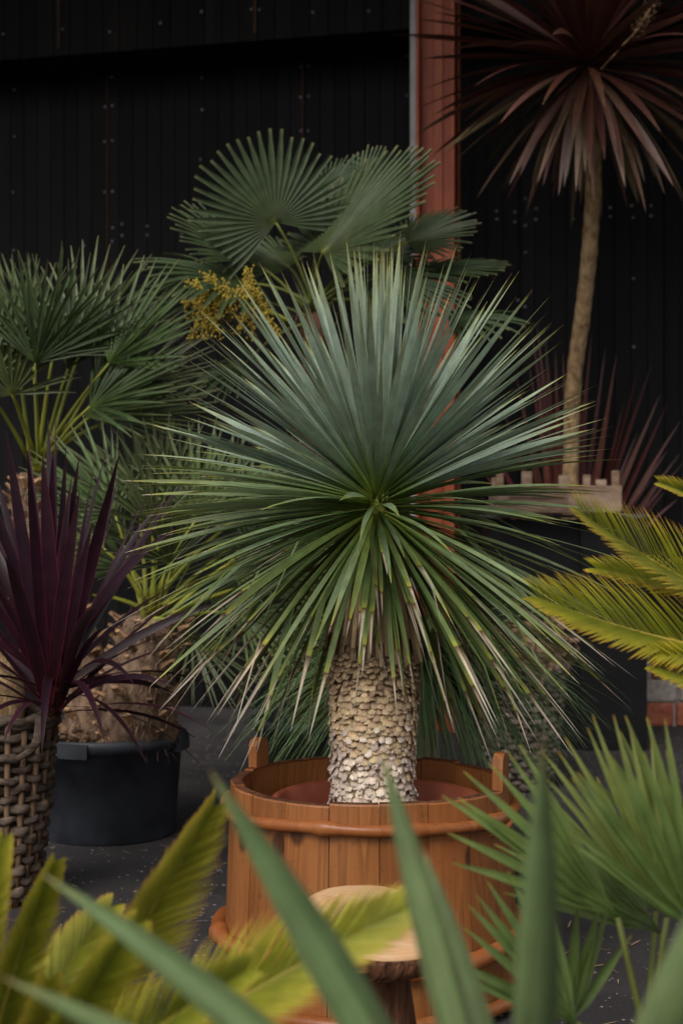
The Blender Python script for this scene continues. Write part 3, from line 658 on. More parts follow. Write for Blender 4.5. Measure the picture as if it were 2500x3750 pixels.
# ------------------------------------------------------------------ windmill palm behind it
TPX = 5.55
tc0 = V((P(1160, 0, TPX).x, TPX, 0)); crown = P(1165, 1120, TPX)
tpot = pot('plant_pot', tc0, .23, .19, .36, M['black_pot'], 'black plastic pot under the windmill palm, mostly hidden behind the tub', 'pot')
obj('soil', lathe([(.225, .30), (.001, .31)], 32, cap=False), M['soil'], tc0, tpot)
tr = empty('windmill_palm', tc0 + V((0, 0, .30)), 'tall windmill palm with round stiff fans, standing behind the yucca', 'palm')
to = ORG[tr.name]
path = smooth_path([tc0 + V((0, 0, .30)), tc0 + V((-.01, 0, .8)), tc0 + V((0, 0, 1.3)), crown], 26)
obj('trunk', trunk_tube([p - to for p in path], [(.10 + .012 * math.sin(i * 1.9)) * (1 if i < 20 else 1 - .11 * (i - 20)) for i in range(27)], 22, .22, 5), M['fibre_red'], to, tr)
g = Geo()
for i in range(900):
    k = random.randrange(3, 26); a = random.uniform(0, 6.28); r_ = .095
    p = path[k] + V((math.cos(a) * r_, math.sin(a) * r_, random.uniform(-.03, .03)))
    d = V((math.cos(a) * .6 + random.uniform(-.6, .6), math.sin(a) * .6 + random.uniform(-.6, .6), random.uniform(-.9, .9)))
    g.add(blade(d, random.uniform(.05, .12), .004, .8, segs=2, prof=prof_grass), p - to)
obj('fibre', g.get(), M['fibre_red'], to, tr, kind='stuff')
TF = [  # hub px, depth, axis, normal, radius, spread, segments
    ((1010, 815), 5.45, axis(112, -.05), (.05, -1, .25), .335, 245, 34, .0),
    ((1182, 925), 5.35, axis(46, .0), (-.63, -.45, .63), .54, 205, 34, .05),
    ((905, 950), 5.5, axis(141, .0), (.50, -.50, .7), .34, 150, 24, .12),
    ((900, 1040), 5.45, axis(162, -.1), (.25, -.33, .9), .42, 190, 26, .25),
    ((1490, 888), 5.6, axis(22, .0), (-.25, -.55, .8), .29, 170, 26, .1),
    ((1520, 1000), 5.65, axis(8, .05), (0, -.30, .95), .36, 190, 26, .12),
    ((1640, 1165), 5.5, axis(2, -.05), (.1, -.32, .9), .30, 180, 24, .22),
    ((1190, 720), 5.85, axis(60, .25), (-.4, -.5, .75), .22, 180, 24, .1),
    ((1300, 760), 5.9, axis(75, .2), (-.6, -.55, .5), .28, 140, 24, .1),
    ((760, 1010), 5.8, axis(185, .1), (0, -.25, .9), .30, 190, 24, .3),
    ((900, 1330), 5.6, axis(200, -.1), (-.1, -.35, .9), .26, 170, 22, .35),
    ((1060, 980), 5.75, axis(150, .2), (.2, -.5, .8), .3, 170, 26, .2), ((1330, 960), 5.8, axis(30, .2), (-.3, -.5, .8), .32, 170, 26, .2), ((820, 1090), 5.7, axis(175, .1), (.1, -.4, .9), .32, 170, 24, .3),
    ((1420, 1010), 5.25, axis(-20, -.3), (.2, -.5, .8), .3, 180, 24, .25),
]
for i, (h, dd, A, N, Rr, sp, ns, dr) in enumerate(TF):
    hub = P(h[0], h[1], dd)
    o = obj('fan_leaf', fan(A, N, Rr, R(sp), ns, .56, seg_w=.94, pleat=.24, cup=.04, droop=dr * .6, blunt=.42, seed=i, side=.80, rings=8, jit=.05), M['trachy'], hub, tr)
    obj('leaf_stalk', tube([p - hub for p in arc(crown + V((random.uniform(-.04, .04), random.uniform(-.04, .04), random.uniform(-.08, .06))), hub, .03, 6)], [.009, .008, .007, .006, .006, .005, .005], 5), M['stalk_green'], hub, o)
# its yellow flower spray
fb = P(960, 1140, 5.3); fl = obj('flower_spray', tube([p - fb for p in arc(P(1080, 1190, 5.45), P(760, 1085, 5.25), .02, 8)], [.010 - .0007 * i for i in range(9)], 6), M['stalk'], fb, tr)
g = Geo()
for i in range(44):
    b0 = P(random.uniform(720, 970), random.uniform(1085, 1130), random.uniform(5.2, 5.3)); a = random.uniform(R(100), R(330))
    L = random.uniform(.06, .15); e = b0 + V((math.cos(a) * L * .7, random.uniform(-.05, .05), math.sin(a) * L))
    pts = arc(b0, e, .01, 4); g.add(tube([p - fb for p in pts], .003, 4))
    for k in range(46):
        p = pts[random.randrange(1, 5)] + V((random.gauss(0, .009), random.gauss(0, .009), random.gauss(0, .009)))
        s_ = random.uniform(.003, .0066); g.add(rock(1, .2, k, (s_, s_, s_), 2, 4), p - fb)
obj('blossom', g.get(), M['flower'], fb, fl, kind='stuff')

# ------------------------------------------------------------------ fan palm with two stems in the black pot, left
BP = V((P(395, 0, 5.2).x, 5.2, 0))
bpot = pot('plant_pot', BP, .262, .235, .355, M['black_pot'], 'wide dark blue-black plastic pot with bark chips and moulded grips', 'pot', lip=.012)
for a in (R(-107), R(-12)):
    gg = []
    m_ = 9; v, f = [], []
    for i in range(m_):
        b = a + R(24) * (i / (m_ - 1) - .5)
        for rr, z in ((.262, .35), (.285, .348), (.287, .30), (.262, .298)): v.append(V((rr * math.cos(b), rr * math.sin(b), z)))
    for i in range(m_ - 1):
        f += [(i * 4 + j, i * 4 + (j + 1) % 4, i * 4 + 4 + (j + 1) % 4, i * 4 + 4 + j) for j in range(4)]
    f += [(3, 2, 1, 0), tuple(range((m_ - 1) * 4, m_ * 4))]
    obj('grip', (v, f, None), M['black_pot'], BP, bpot, smooth=False)
g = Geo(); g.add(lathe([(.252, .325), (.12, .345), (.001, .35)], 32, wob=.03, cap=False))
obj('soil', g.get(), M['soil'], BP, bpot)
g = Geo()
for i in range(900):
    a = random.uniform(0, 6.28); rr = .25 * math.sqrt(random.random()); L = random.uniform(.015, .05)
    d = V((random.uniform(-1, 1), random.uniform(-1, 1), random.uniform(-.2, .7)))
    g.add(blade(d, L, random.uniform(.005, .013), .2, segs=1, prof=lambda t: 1, roll=random.uniform(-1, 1)), V((rr * math.cos(a), rr * math.sin(a), .338 + random.uniform(0, .02))))
obj('bark_chip_cover', g.get(), M['mulch'], BP, bpot, kind='stuff')
cp = empty('fan_palm', BP + V((0, 0, .33)), 'two-stemmed bushy fan palm growing from the wide dark pot', 'palm')
co = ORG[cp.name]
c1 = P(140, 1700, 5.2); c2 = P(560, 2240, 5.0)
def shaggy(path, r0, r1, ns, hairs, seed):
    n_ = len(path) - 1
    rad = [r0 + (r1 - r0) * i / n_ for i in range(n_ + 1)]
    obj('trunk', trunk_tube([p - co for p in path], rad, 20, .25, seed), M['fibre'], co, cp)
    for i in range(ns):
        u = (i + .5) / ns * n_; k = min(int(u), n_ - 1); p = path[k].lerp(path[k + 1], u - k); a = i * 2.39996 + random.uniform(-.3, .3); rr = rad[k] * random.uniform(.85, 1.0)
        d = V((math.cos(a), math.sin(a), random.uniform(.3, .9))).normalized(); sd_ = d.cross(UP).normalized(); L = random.uniform(.035, .06); ww = random.uniform(.011, .018)
        b0 = V((0, 0, 0)); nn = sd_.cross(d)
        v = []
        for t, k_ in ((0, 1.5), (.6, 1.0), (1, .8)):
            for x, y in ((-1, -.35), (0, -.6), (1, -.35), (.8, .35), (-.8, .35)): v.append(d * L * t + sd_ * ww * k_ * x + nn * ww * k_ * y)
        f = [(r * 5 + j, r * 5 + (j + 1) % 5, r * 5 + 5 + (j + 1) % 5, r * 5 + 5 + j) for r in range(2) for j in range(5)] + [(10, 11, 12, 13, 14)]
        obj('leaf_base', (v, f, None), M['stub'], p + V((math.cos(a) * rr, math.sin(a) * rr, 0)), cp, smooth=False)
    g = Geo()
    for i in range(hairs):
        u = random.random() * n_; k = min(int(u), n_ - 1); p = path[k].lerp(path[k + 1], u - k); a = random.uniform(0, 6.28); rr = rad[k] * .95
        d = V((math.cos(a) * .7 + random.uniform(-.7, .7), math.sin(a) * .7 + random.uniform(-.7, .7), random.uniform(-.5, 1)))
        g.add(blade(d, random.uniform(.03, .075), random.uniform(.002, .005), .7, segs=2, prof=prof_grass), p + V((math.cos(a) * rr, math.sin(a) * rr, 0)) - co)
    obj('fibre', g.get(), M['fibre'], co, cp, kind='stuff')
shaggy(smooth_path([BP + V((-.07, .02, .3)), P(300, 2400, 5.22), P(190, 2080, 5.24), P(105, 1850, 5.22), c1 + V((-.01, 0, -.05))], 22), .085, .05, 70, 1000, 3)
shaggy(smooth_path([BP + V((.09, -.03, .3)), P(510, 2560, 5.05), P(550, 2380, 5.02), c2 + V((0, 0, -.02))], 16), .145, .095, 70, 1400, 8)
CF = [  # crown, hub px, depth, axis, normal, radius, spread, n
    (1, (195, 1300), 5.05, axis(84, -.05), (.0, -.86, .5), .385, 170, 24), (1, (60, 1290), 5.2, axis(98, .1), (-.1, -.8, .5), .36, 160, 22),
    (1, (400, 1330), 5.0, axis(52, -.05), (-.3, -.75, .5), .42, 140, 22), (1, (330, 1490), 4.95, axis(34, -.15), (-.1, -.6, .75), .42, 150, 22),
    (1, (45, 1445), 4.95, axis(95, -.2), (0, -.9, .5), .28, 190, 22), (1, (300, 1270), 5.3, axis(66, .1), (-.2, -.8, .4), .42, 140, 22),
    (1, (-60, 1420), 5.0, axis(120, -.1), (.2, -.8, .5), .4, 170, 22), (1, (120, 1260), 5.4, axis(100, .2), (0, -.8, .5), .36, 150, 22),
    (1, (420, 1540), 5.2, axis(14, .05), (0, -.45, .85), .38, 140, 20), (1, (480, 1420), 5.15, axis(28, .1), (-.2, -.6, .7), .34, 130, 20),
    (2, (420, 1880), 4.95, axis(128, -.1), (.2, -.8, .5), .36, 150, 22), (2, (510, 1850), 5.1, axis(112, .1), (.1, -.85, .4), .36, 150, 22),
    (2, (600, 1870), 5.0, axis(92, -.05), (0, -.9, .35), .36, 150, 22), (2, (720, 1900), 4.95, axis(76, -.05), (-.1, -.85, .4), .36, 160, 22),
    (2, (840, 1920), 5.05, axis(66, .05), (-.2, -.8, .45), .36, 160, 22), (2, (960, 1930), 5.15, axis(52, .1), (-.3, -.75, .45), .36, 160, 22),
    (2, (380, 2010), 4.9, axis(150, -.2), (.2, -.6, .75), .32, 160, 20), (2, (850, 2090), 4.9, axis(20, -.2), (-.2, -.5, .8), .32, 160, 20),
    (2, (620, 2060), 4.7, axis(95, -.6), (0, -.6, .7), .3, 170, 20), (2, (880, 2250), 5.1, axis(-25, -.05), (.1, -.5, .8), .32, 160, 20),
    (2, (700, 2330), 5.0, axis(-50, -.1), (.5, -.5, .6), .3, 150, 20), (2, (330, 2180), 5.3, axis(170, .1), (.1, -.6, .7), .3, 160, 20), (2, (760, 2180), 5.3, axis(10, .2), (0, -.6, .7), .34, 160, 20),
    (1, (130, 1330), 4.9, axis(76, -.15), (.1, -.85, .5), .38, 130, 20), (1, (10, 1360), 5.1, axis(82, .0), (.2, -.85, .4), .40, 120, 20), (1, (250, 1350), 5.1, axis(70, .0), (-.3, -.8, .4), .42, 110, 18),
    (1, (350, 1400), 5.25, axis(44, .1), (-.3, -.7, .5), .44, 110, 18), (1, (300, 1520), 5.1, axis(20, .0), (-.1, -.55, .8), .46, 110, 18),
    (2, (560, 1930), 4.9, axis(104, -.15), (.1, -.85, .4), .34, 120, 18), (2, (660, 1940), 5.15, axis(84, .1), (.0, -.9, .3), .38, 120, 18), (2, (790, 1960), 5.2, axis(74, .1), (-.1, -.9, .3), .36, 120, 18), (2, (920, 2010), 5.0, axis(62, .0), (-.2, -.8, .4), .34, 130, 18),
    (2, (440, 1960), 5.15, axis(136, .1), (.2, -.8, .4), .36, 120, 18), (2, (1030, 2000), 5.25, axis(58, .1), (-.2, -.8, .4), .32, 130, 18),
    (2, (470, 2080), 5.3, axis(120, .2), (0, -.8, .5), .34, 170, 20), (2, (1000, 2130), 5.2, axis(25, .0), (-.2, -.7, .6), .3, 150, 20),
]
for i, (wc, h, dd, A, N, Rr, sp, ns) in enumerate(CF):
    hub = P(h[0], h[1], dd); cc = c1 if wc == 1 else c2
    o = obj('fan_leaf', fan(A, N, Rr, R(sp), int(ns * .85), .24, seg_w=1.15, pleat=.42, cup=.06, droop=.05, blunt=.10, seed=40 + i, side=.80, rings=7, jit=.5), M['chamae' if wc == 1 else 'chamae_lit'], hub, cp)
    obj('leaf_stalk', tube([p - hub for p in arc(cc + V((random.uniform(-.025, .025), random.uniform(-.03, .03), random.uniform(-.05, .03))), hub, .02, 5)], [.012, .010, .008, .007, .006, .005], 5, flat=.6), M['stalk'], hub, o)

# ------------------------------------------------------------------ wicker baskets
def basket(c, rt, rb, h, nst, rows, label, wmat, smat, seed):
    rnd = random.Random(seed); e = empty('wicker_basket', c, label, 'basket')
    rf = lambda z: rb + (rt - rb) * (z / h) ** .85
    for i in range(nst):
        a = 2 * math.pi * i / nst
        pts = [V((rf(z) * math.cos(a), rf(z) * math.sin(a), z)) for z in (0, h * .33, h * .66, h - .004)]
        obj('stake', tube(pts, [.009] * 4, 5), smat, c, e)
    for r_ in range(rows):
        z0 = (r_ + .6) * h / (rows + .2); pts, rad = [], []; n = nst * 4; tk = h / rows * .46 * rnd.uniform(.72, 1.25); ph = rnd.uniform(0, 9)
        for i in range(n):
            a = 2 * math.pi * i / n; k = math.cos(nst / 2 * a + math.pi * (r_ % 2))
            rr = rf(z0) + .010 * k * (1 + .5 * noise.noise(V((math.cos(a) * 5, math.sin(a) * 5, ph + 8)))); pts.append(V((rr * math.cos(a), rr * math.sin(a), z0 + .011 * noise.noise(V((math.cos(a) * 3, math.sin(a) * 3, ph))) - h / 2)))
            rad.append(tk * (1 + .5 * noise.noise(V((math.cos(a) * 6, math.sin(a) * 6, ph + 4)))))
        obj('weave_strand', tube(pts, rad, 6, closed=True, flat=.62), wmat, c + V((0, 0, h / 2)), e)
    n = 72; pts = [V(((rf(h) + .004 * math.sin(i * 1.7)) * math.cos(2 * math.pi * i / n), (rf(h) + .004 * math.sin(i * 1.7)) * math.sin(2 * math.pi * i / n), .006 * math.sin(i * .9))) for i in range(n)]
    obj('rim', tube(pts, .015, 7, closed=True), wmat, c + V((0, 0, h)), e)
    obj('inner_wall', lathe([(rb - .012, .01), (rt - .012, h - .03), (rt - .03, h - .03), (.001, h - .05)], 28, cap=False), M['soil'], c, e)
    return e
LB = V((P(12, 0, 4.28).x, 4.28, 0))
lb = basket(LB, .150, .088, .535, 20, 18, 'tall narrow grey wicker basket holding the purple spiky plant', M['wicker'], M['wicker_stake'], 1)
obj('loose_strand', tube([p - LB for p in smooth_path([P(150, 2620, 4.13), P(140, 2700, 4.12), P(110, 2750, 4.13), P(60, 2780, 4.14)], 8)], [.016, .016, .015, .014, .012, .011, .010, .009, .008], 7, flat=.35), M['wicker'], LB, lb)
RB = V((P(1905, 0, 6.05).x, 6.05, 0))
rb = basket(RB, .185, .115, .50, 24, 20, 'dark grey wicker basket with a gnarled root stump, right of the tub', M['wicker_dark'], M['wicker_dark'], 2)
# gnarled stump sitting in it
st = empty('root_stump', RB + V((0, 0, .45)), 'gnarled brown root stump with a knot hole sitting in the dark basket', 'stump')
sto = ORG[st.name]
obj('burl', trunk_tube([V((0, 0, z)) for z in (0, .04, .08, .12, .16, .20, .225)], [.15, .185, .205, .20, .18, .13, .05], 26, .5, 12), M['roots'], sto, st)
hole = P(2022, 2300, 5.88) - sto
g = tube([hole + V((.030 * math.cos(i * math.pi / 6), -.01 + .008 * math.sin(i * 1.3), .034 * math.sin(i * math.pi / 6))) for i in range(12)], [.018 + .005 * math.sin(i * 2.1) for i in range(12)], 7, closed=True)
obj('knot_ring', g, M['roots'], sto, st)
obj('knot_hole', rock(2, .2, 3, (.03, .022, .034)), M['soil'], sto + hole + V((0, .012, 0)), st)
for i in range(16):
    a = random.uniform(-2.9, -.2); z = random.uniform(.02, .2); r_ = .19
    p = V((r_ * math.cos(a), r_ * math.sin(a), z)); pts = [p]
    for k in range(5): pts.append(pts[-1] + V((random.uniform(-.03, .03), random.uniform(-.015, .01), random.uniform(-.035, .03))))
    obj('root', tube(pts, [.014, .016, .013, .012, .01, .005], 6), M['roots'], sto, st)

# ------------------------------------------------------------------ purple cordyline in the left basket
PB = P(195, 2590, 4.22)
pc = empty('purple_cordyline', V((PB.x - .04, LB.y, .50)), 'dark purple cordyline with sword leaves in the left wicker basket', 'cordyline')
pco = ORG[pc.name]
obj('stem', tube([V((0, 0, -.03)), (PB - pco) * .5, PB - pco], [.035, .03, .024], 10), M['bark_dark'], pco, pc)
obj('old_stem', trunk_tube([p - pco for p in (P(25, 2720, 4.36), P(30, 2580, 4.36), P(38, 2430, 4.38), P(40, 2380, 4.38))], [.052, .050, .047, .04], 16, .1, 2), M['bark'], pco, pc)
PT = [((35, 1640), 4.1, .10, 66), ((178, 1595), 4.3, .03, 60), ((205, 1560), 4.35, .02, 55), ((240, 1690), 4.25, .03, 60), ((345, 1700), 4.2, .04, 58), ((425, 1705), 4.1, .05, 74), ((425, 1790), 4.3, .05, 66),
      ((565, 1765), 4.15, .06, 66), ((668, 1772), 4.3, .08, 66), ((110, 1690), 4.3, .04, 60), ((-60, 1760), 4.25, .12, 64), ((-140, 1960), 4.2, .2, 64), ((-200, 2150), 4.3, .3, 64), ((160, 1720), 4.0, .06, 72),
      ((285, 1850), 3.85, .15, 80), ((40, 2050), 3.8, .35, 76), ((810, 2060), 4.35, .25, 56), ((800, 2200), 4.2, .32, 54), ((760, 2340), 4.1, .42, 50), ((690, 2290), 4.3, .4, 52), ((610, 2470), 3.9, .55, 56),
      ((760, 2500), 4.0, .5, 60), ((690, 2560), 3.95, .55, 54), ((760, 2655), 4.05, .6, 46), ((740, 2850), 4.0, .75, 44), ((520, 2790), 3.85, .85, 52), ((-150, 2330), 4.1, .5, 60), ((-120, 2480), 4.0, .55, 60),
      ((-60, 2620), 3.95, .7, 52), ((20, 2700), 3.9, .8, 46), ((150, 2660), 3.78, 1.4, 56), ((340, 2180), 3.75, .5, 70), ((420, 2250), 3.75, .5, 66), ((700, 2700), 4.3, .6, 40), ((600, 2160), 4.55, .25, 56), ((380, 2680), 3.75, .9, 48),
      ((-80, 1880), 4.5, .15, 60), ((330, 1950), 4.0, .1, 70), ((260, 1790), 4.1, .08, 74), ((520, 2000), 4.5, .1, 56), ((-190, 2420), 4.25, .45, 50), ((470, 2420), 3.8, .7, 54)]
PT += [((195 + 620 * math.cos(R(q)) * random.uniform(.8, 1.1), 2400 - 760 * math.sin(R(q)) * random.uniform(.75, 1.0)), 4.2 + random.uniform(-.35, .4), .12 + .4 * abs(math.cos(R(q))), 56) for q in range(45, 200, 9)]
for (x, y), dd, sg, ww in PT:
    tip = P(x, y, dd); tip = PB.lerp(tip, 1.06); b0 = PB + V((random.uniform(-.02, .02), random.uniform(-.02, .02), random.uniform(-.03, .05)))
    obj('leaf', between(b0, tip, ww * (random.uniform(2.5, 3.5) if y < 2100 else random.uniform(1.8, 2.6)) / FPX, sg * 1.35, n0=V((0, -.35, 1)) if y > 2150 else V((-.2 * (x - 195) / 400, -.8, .5)), roll=random.gauss(0, .45), twist=random.gauss(0, .7), fold=.26, segs=10, prof=prof_cordy), M['purple'], b0, pc)

# ------------------------------------------------------------------ bronze cordyline tree, upper right
HB = P(2150, 215, 6.9)
ct = empty('cordyline_tree', (P(2075, 0, 7.62).x, 7.62, 0), 'bronze-leaved cordyline tree on a tall bare trunk, upper right', 'cordyline')
cto = ORG[ct.name]
DT = 7.3
path = smooth_path([V((cto.x, 7.62, 0)), P(2088, 1700, 7.55), P(2100, 1400, 7.45), P(2132, 1150, 7.3), P(2158, 900, 7.15), P(2172, 620, 7.0), P(2168, 330, 6.95)], 60)
obj('trunk', trunk_tube([p - cto for p in path], [.036 + .006 * (1 - i / 60) + .0015 * math.sin(i * 2.3) for i in range(61)], 16, .09, 6), M['bark'], cto, ct)
NLc = 175
for i in range(NLc):
    f_ = (i + .5) / NLc; el = math.asin(1 - 1.86 * f_) + random.uniform(-.08, .08); a = i * GA + 1.1
    d = V((math.cos(a) * math.cos(el), math.sin(a) * math.cos(el), math.sin(el)))
    if math.degrees(d.angle(V((0, -1, -.2)))) < 15: continue
    L = random.uniform(.74, .92) * (1.0 if el > -.6 else .82)
    low = el < -.35
    g = blade(d + UP * .12, L, random.uniform(.032, .046), random.uniform(.08, .25) + (.25 if el < 0 else 0), roll=random.gauss(0, .4), twist=random.gauss(0, .6), fold=.18, segs=10, prof=prof_cordy)
    obj('leaf', g, M['bronze_old' if low and random.random() < .75 else 'bronze'], HB + V((math.cos(a) * .03, math.sin(a) * .03, .06 - .14 * f_)), ct)
for i in range(26):
    a = R(-90) + random.uniform(-1.6, 1.6); d = V((math.cos(a) * random.uniform(.2, .6), math.sin(a) * .4, -.6))
    obj('leaf', blade(d + UP * .08, random.uniform(.55, .78), random.uniform(.030, .044), random.uniform(.7, 1.4), roll=random.gauss(0, .4), twist=random.gauss(0, .5), fold=.18, segs=9, prof=prof_cordy), M['bronze_old' if random.random() < .7 else 'bronze'], HB + V((math.cos(a) * .03, math.sin(a) * .03, -.05)), ct)
fs = P(2330, 110, 6.6); g = Geo()
for i in range(240):
    t = random.random(); p = V((.10 * t, 0, .16 * t)) + V((random.gauss(0, .018), random.gauss(0, .018), random.gauss(0, .018))); s_ = random.uniform(.002, .0042)
    g.add(rock(1, .2, i, (s_, s_, s_), 2, 4), p)
g.add(tube([V((-.14, .12, -.14)), V((0, 0, 0)), V((.10, 0, .16))], [.003, .003, .002], 5))
obj('flower_spray', g.get(), M['stub'], fs, ct)

# ------------------------------------------------------------------ red flax, crate, black display box
fx = V((P(2075, 0, 7.75).x, 7.75, .50))
fp = pot('plant_pot', V((fx.x, fx.y, 0)), .17, .14, .55, M['black_pot'], 'tall black pot hidden behind the display box under the red flax', 'pot')
fxp = empty('red_flax', fx, 'dark red flax with narrow upright leaves behind the crate', 'flax')
FT = [(1948, 1215), (1965, 1190), (1995, 1230), (2032, 1290), (1890, 1380), (1935, 1330), (2165, 1225), (2215, 1275), (2255, 1300), (2340, 1335), (2385, 1330), (2412, 1450), (2440, 1480), (2470, 1545), (2425, 1650), (2470, 1660), (2485, 1690), (2370, 1755), (2420, 1795), (2460, 1825), (2060, 1300), (2100, 1260), (1850, 1500), (1800, 1600), (1780, 1720), (1760, 1800), (2010, 1350), (2280, 1480), (2320, 1590), (1970, 1420), (2150, 1400), (2240, 1420), (1900, 1640), (2050, 1500), (2000, 1500)]
for x, y in FT:
    b0 = fx + V((random.uniform(-.05, .05), random.uniform(-.05, .03), 0)); tip = P(x, y, random.uniform(7.55, 7.8)); L = (tip - b0).length
    sg = .05 if y < 1500 else .3
    obj('leaf', between(b0, tip, random.uniform(.030, .044), sg, n0=V((0, -1, .15)), roll=random.gauss(0, .4), fold=.3, segs=8, prof=lambda t: max(.03, (.6 + .4 * min(1, t * 3)) * (1 - max(0, (t - .45) / .55) ** 1.5))), M['flax'], b0, fxp)
bd = 6.98
x0, x1 = P(1790, 0, bd).x, P(2366, 0, bd).x; ztop = P(0, 1884, bd).z
db = empty('display_box', ((x0 + x1) / 2, bd + .2, 0), 'matt black display box carrying the old wooden crate', 'box')
dbo = ORG[db.name]
obj('front_panel', box(V((.10, -.2, ztop / 2 - .01)), (x1 - x0) * .42, .02, ztop - .03), M['black_box'], dbo + V(((x1 - x0) * .155, 0, 0)), db, smooth=False)
obj('carcass', box(V((0, .02, ztop / 2 - .012)), x1 - x0 - .01, .40, ztop - .026), M['black_box'], dbo, db, smooth=False)
obj('top_shelf', box(V((0, 0.01, ztop - .008)), x1 - x0 + .03, .46, .016, bev=.003), M['shelf'], dbo, db, smooth=False)
cd = 6.90; cx0, cx1 = P(1815, 0, cd).x, P(2272, 0, cd).x; cw = cx1 - cx0; cz0 = ztop + .004; cdep = .34
cr = empty('wooden_crate', ((cx0 + cx1) / 2, cd + cdep / 2 - .02, cz0), 'low weathered wooden crate with corner posts on the black box', 'crate')
cro = ORG[cr.name]
zh = .118
def cb(name, c, sx, sy, sz, m='crate'): obj(name, box(V((0, 0, 0)), sx, sy, sz, bev=.002), M[m], cro + V(c), cr, smooth=False)
cb('front_board', (-cw * .215, -cdep / 2, zh / 2 + .006), cw * .56, .012, zh); cb('front_board', (cw * .285, -cdep / 2 + .002, zh / 2 + .010), cw * .43, .012, zh + .002, 'crate_light')
cb('front_slat', (-cw * .18, -cdep / 2 - .011, zh * .80), cw * .44, .010, .034)
cb('back_board', (0, cdep / 2, zh / 2 + .006), cw, .012, zh, 'crate_light')
for sx in (-1, 1): cb('side_board', (sx * (cw / 2 - .007), 0, zh / 2 + .006), .012, cdep - .014, zh)
cb('bottom_board', (0, 0, .003), cw - .03, cdep - .02, .006)
for px, yy, ht in ((-cw * .47, -1, .185), (cw * .455, -1, .195), (cw * .225, -1, .175), (-cw * .19, 1, .20), (cw * .12, 1, .18), (cw * .43, 1, .16), (-cw * .44, 1, .17)):
    cb('corner_post', (px, yy * (cdep / 2 - .022), ht / 2 + .004), .034 if yy < 0 else .05, .022, ht, 'crate_light')

# ------------------------------------------------------------------ grass tree behind the tub
GB = P(1530, 2400, 4.35)
gt = empty('grass_tree', (GB.x, GB.y + .1, 0), 'dark green fountain of thin grassy leaves just behind the wooden tub', 'grass tree')
gto = ORG[gt.name]
gpot = pot('plant_pot', gto, .15, .12, .28, M['black_pot'], 'small black pot hidden behind the tub under the grassy fountain plant', 'pot')
obj('trunk', trunk_tube([V((0, 0, z)) for z in (.16, .3, .5, .62, GB.z + .02)], [.06, .06, .06, .055, .03], 14, .2, 4), M['core'], gto, gt)
g = Geo(); GB = GB + V((0, .1, 0))
for i in range(950):
    a = random.uniform(0, 6.283); el = random.uniform(-.35, .8); d = V((math.cos(a) * math.cos(el), math.sin(a) * math.cos(el), math.sin(el)))
    g.add(blade(d, random.uniform(.42, .70), random.uniform(.0055, .0085), random.uniform(.7, 2.2), fold=.4, segs=8, prof=prof_grass, roll=random.gauss(0, .4)), GB - gto + V((random.uniform(-.02, .02), random.uniform(-.02, .02), random.uniform(-.08, .0))))
obj('foliage', g.get(), M['grass'], gto, gt, kind='stuff')

# ------------------------------------------------------------------ cycads
def frond(base, ctrl, tip, N, Lmax, npairs, mat, parent, lift=.35, w_=.009, seed=0, rr=.006, fw0=.85):
    """feather leaf: midrib along a bent curve, narrow leaflets on both sides"""
    rnd = random.Random(seed); pts = []
    for i in range(41):
        t = i / 40; pts.append((1 - t) ** 2 * base + 2 * t * (1 - t) * ctrl + t * t * tip)
    mid = pts[0]
    g = Geo(); N = V(N)
    for i in range(npairs):
        t = .10 + .895 * (i + .5) / npairs; u = t * 40; k = min(int(u), 39); p = pts[k].lerp(pts[k + 1], u - k); d = (pts[k + 1] - pts[k]).normalized()
        n = (N - d * N.dot(d)).normalized(); s_ = d.cross(n)
        ll = Lmax * min(1, .45 + 2.2 * t) * (1 - .70 * max(0, (t - .5) / .5) ** 1.6)
        for sg in (-1, 1):
            fw = fw0 + .9 * max(0, t - .3)
            dd = (s_ * sg + d * (fw + rnd.uniform(-.05, .05)) + n * (lift + rnd.uniform(-.06, .06))).normalized()
            g.add(blade(dd, ll * rnd.uniform(.93, 1.05), w_ * rnd.uniform(.85, 1.1), .16, n0=n, fold=.25, segs=3, roll=sg * .25 + rnd.uniform(-.15, .15), prof=lambda q_: max(.06, (.7 + .3 * min(1, q_ * 4)) * (1 - q_ ** 3.0))), p - mid)
    fo = obj('frond', g.get(), mat, mid, parent)
    obj('midrib', tube([p - mid for p in pts], [rr * (1 - .75 * i / 40) for i in range(41)], 6), M['rachis'], mid, fo)
RC = P(3150, 2330, 2.55)
cy = empty('cycad', (RC.x, RC.y, 0), 'yellow-green cycad reaching in from the right edge at mid height', 'cycad')
obj('stem', trunk_tube([V((0, 0, 0)), V((0, 0, .4)), V((0, 0, RC.z - .15)), V((0, 0, RC.z + .02))], [.09, .10, .11, .05], 16, .2, 4), M['fibre'], ORG[cy.name], cy)
for (bx, by, bd_), (qx, qy, qd), (tx, ty, td), N, Lm in [
    ((3050, 2360, 2.55), (2560, 2200, 2.55), (2115, 1872, 2.5), (.45, -.55, .65), .135),
    ((3050, 2420, 2.5), (2560, 2420, 2.45), (1965, 2190, 2.4), (.25, -.62, .75), .145),
    ((3050, 2330, 2.6), (2700, 2190, 2.6), (2180, 2085, 2.65), (.2, -.5, .8), .11),
    ((3050, 2200, 2.6), (2760, 1900, 2.6), (2420, 1775, 2.6), (.5, -.5, .6), .075),
    ((3050, 2500, 2.45), (2750, 2560, 2.4), (2390, 2445, 2.35), (.1, -.5, .8), .12)]:
    frond(P(bx, by, bd_), P(qx, qy, qd), P(tx, ty, td), N, Lm * 1.05, 74, M['cycad'], cy, lift=.45, w_=.0082, seed=int(tx), rr=.005)
LC = P(-150, 4350, 1.75)
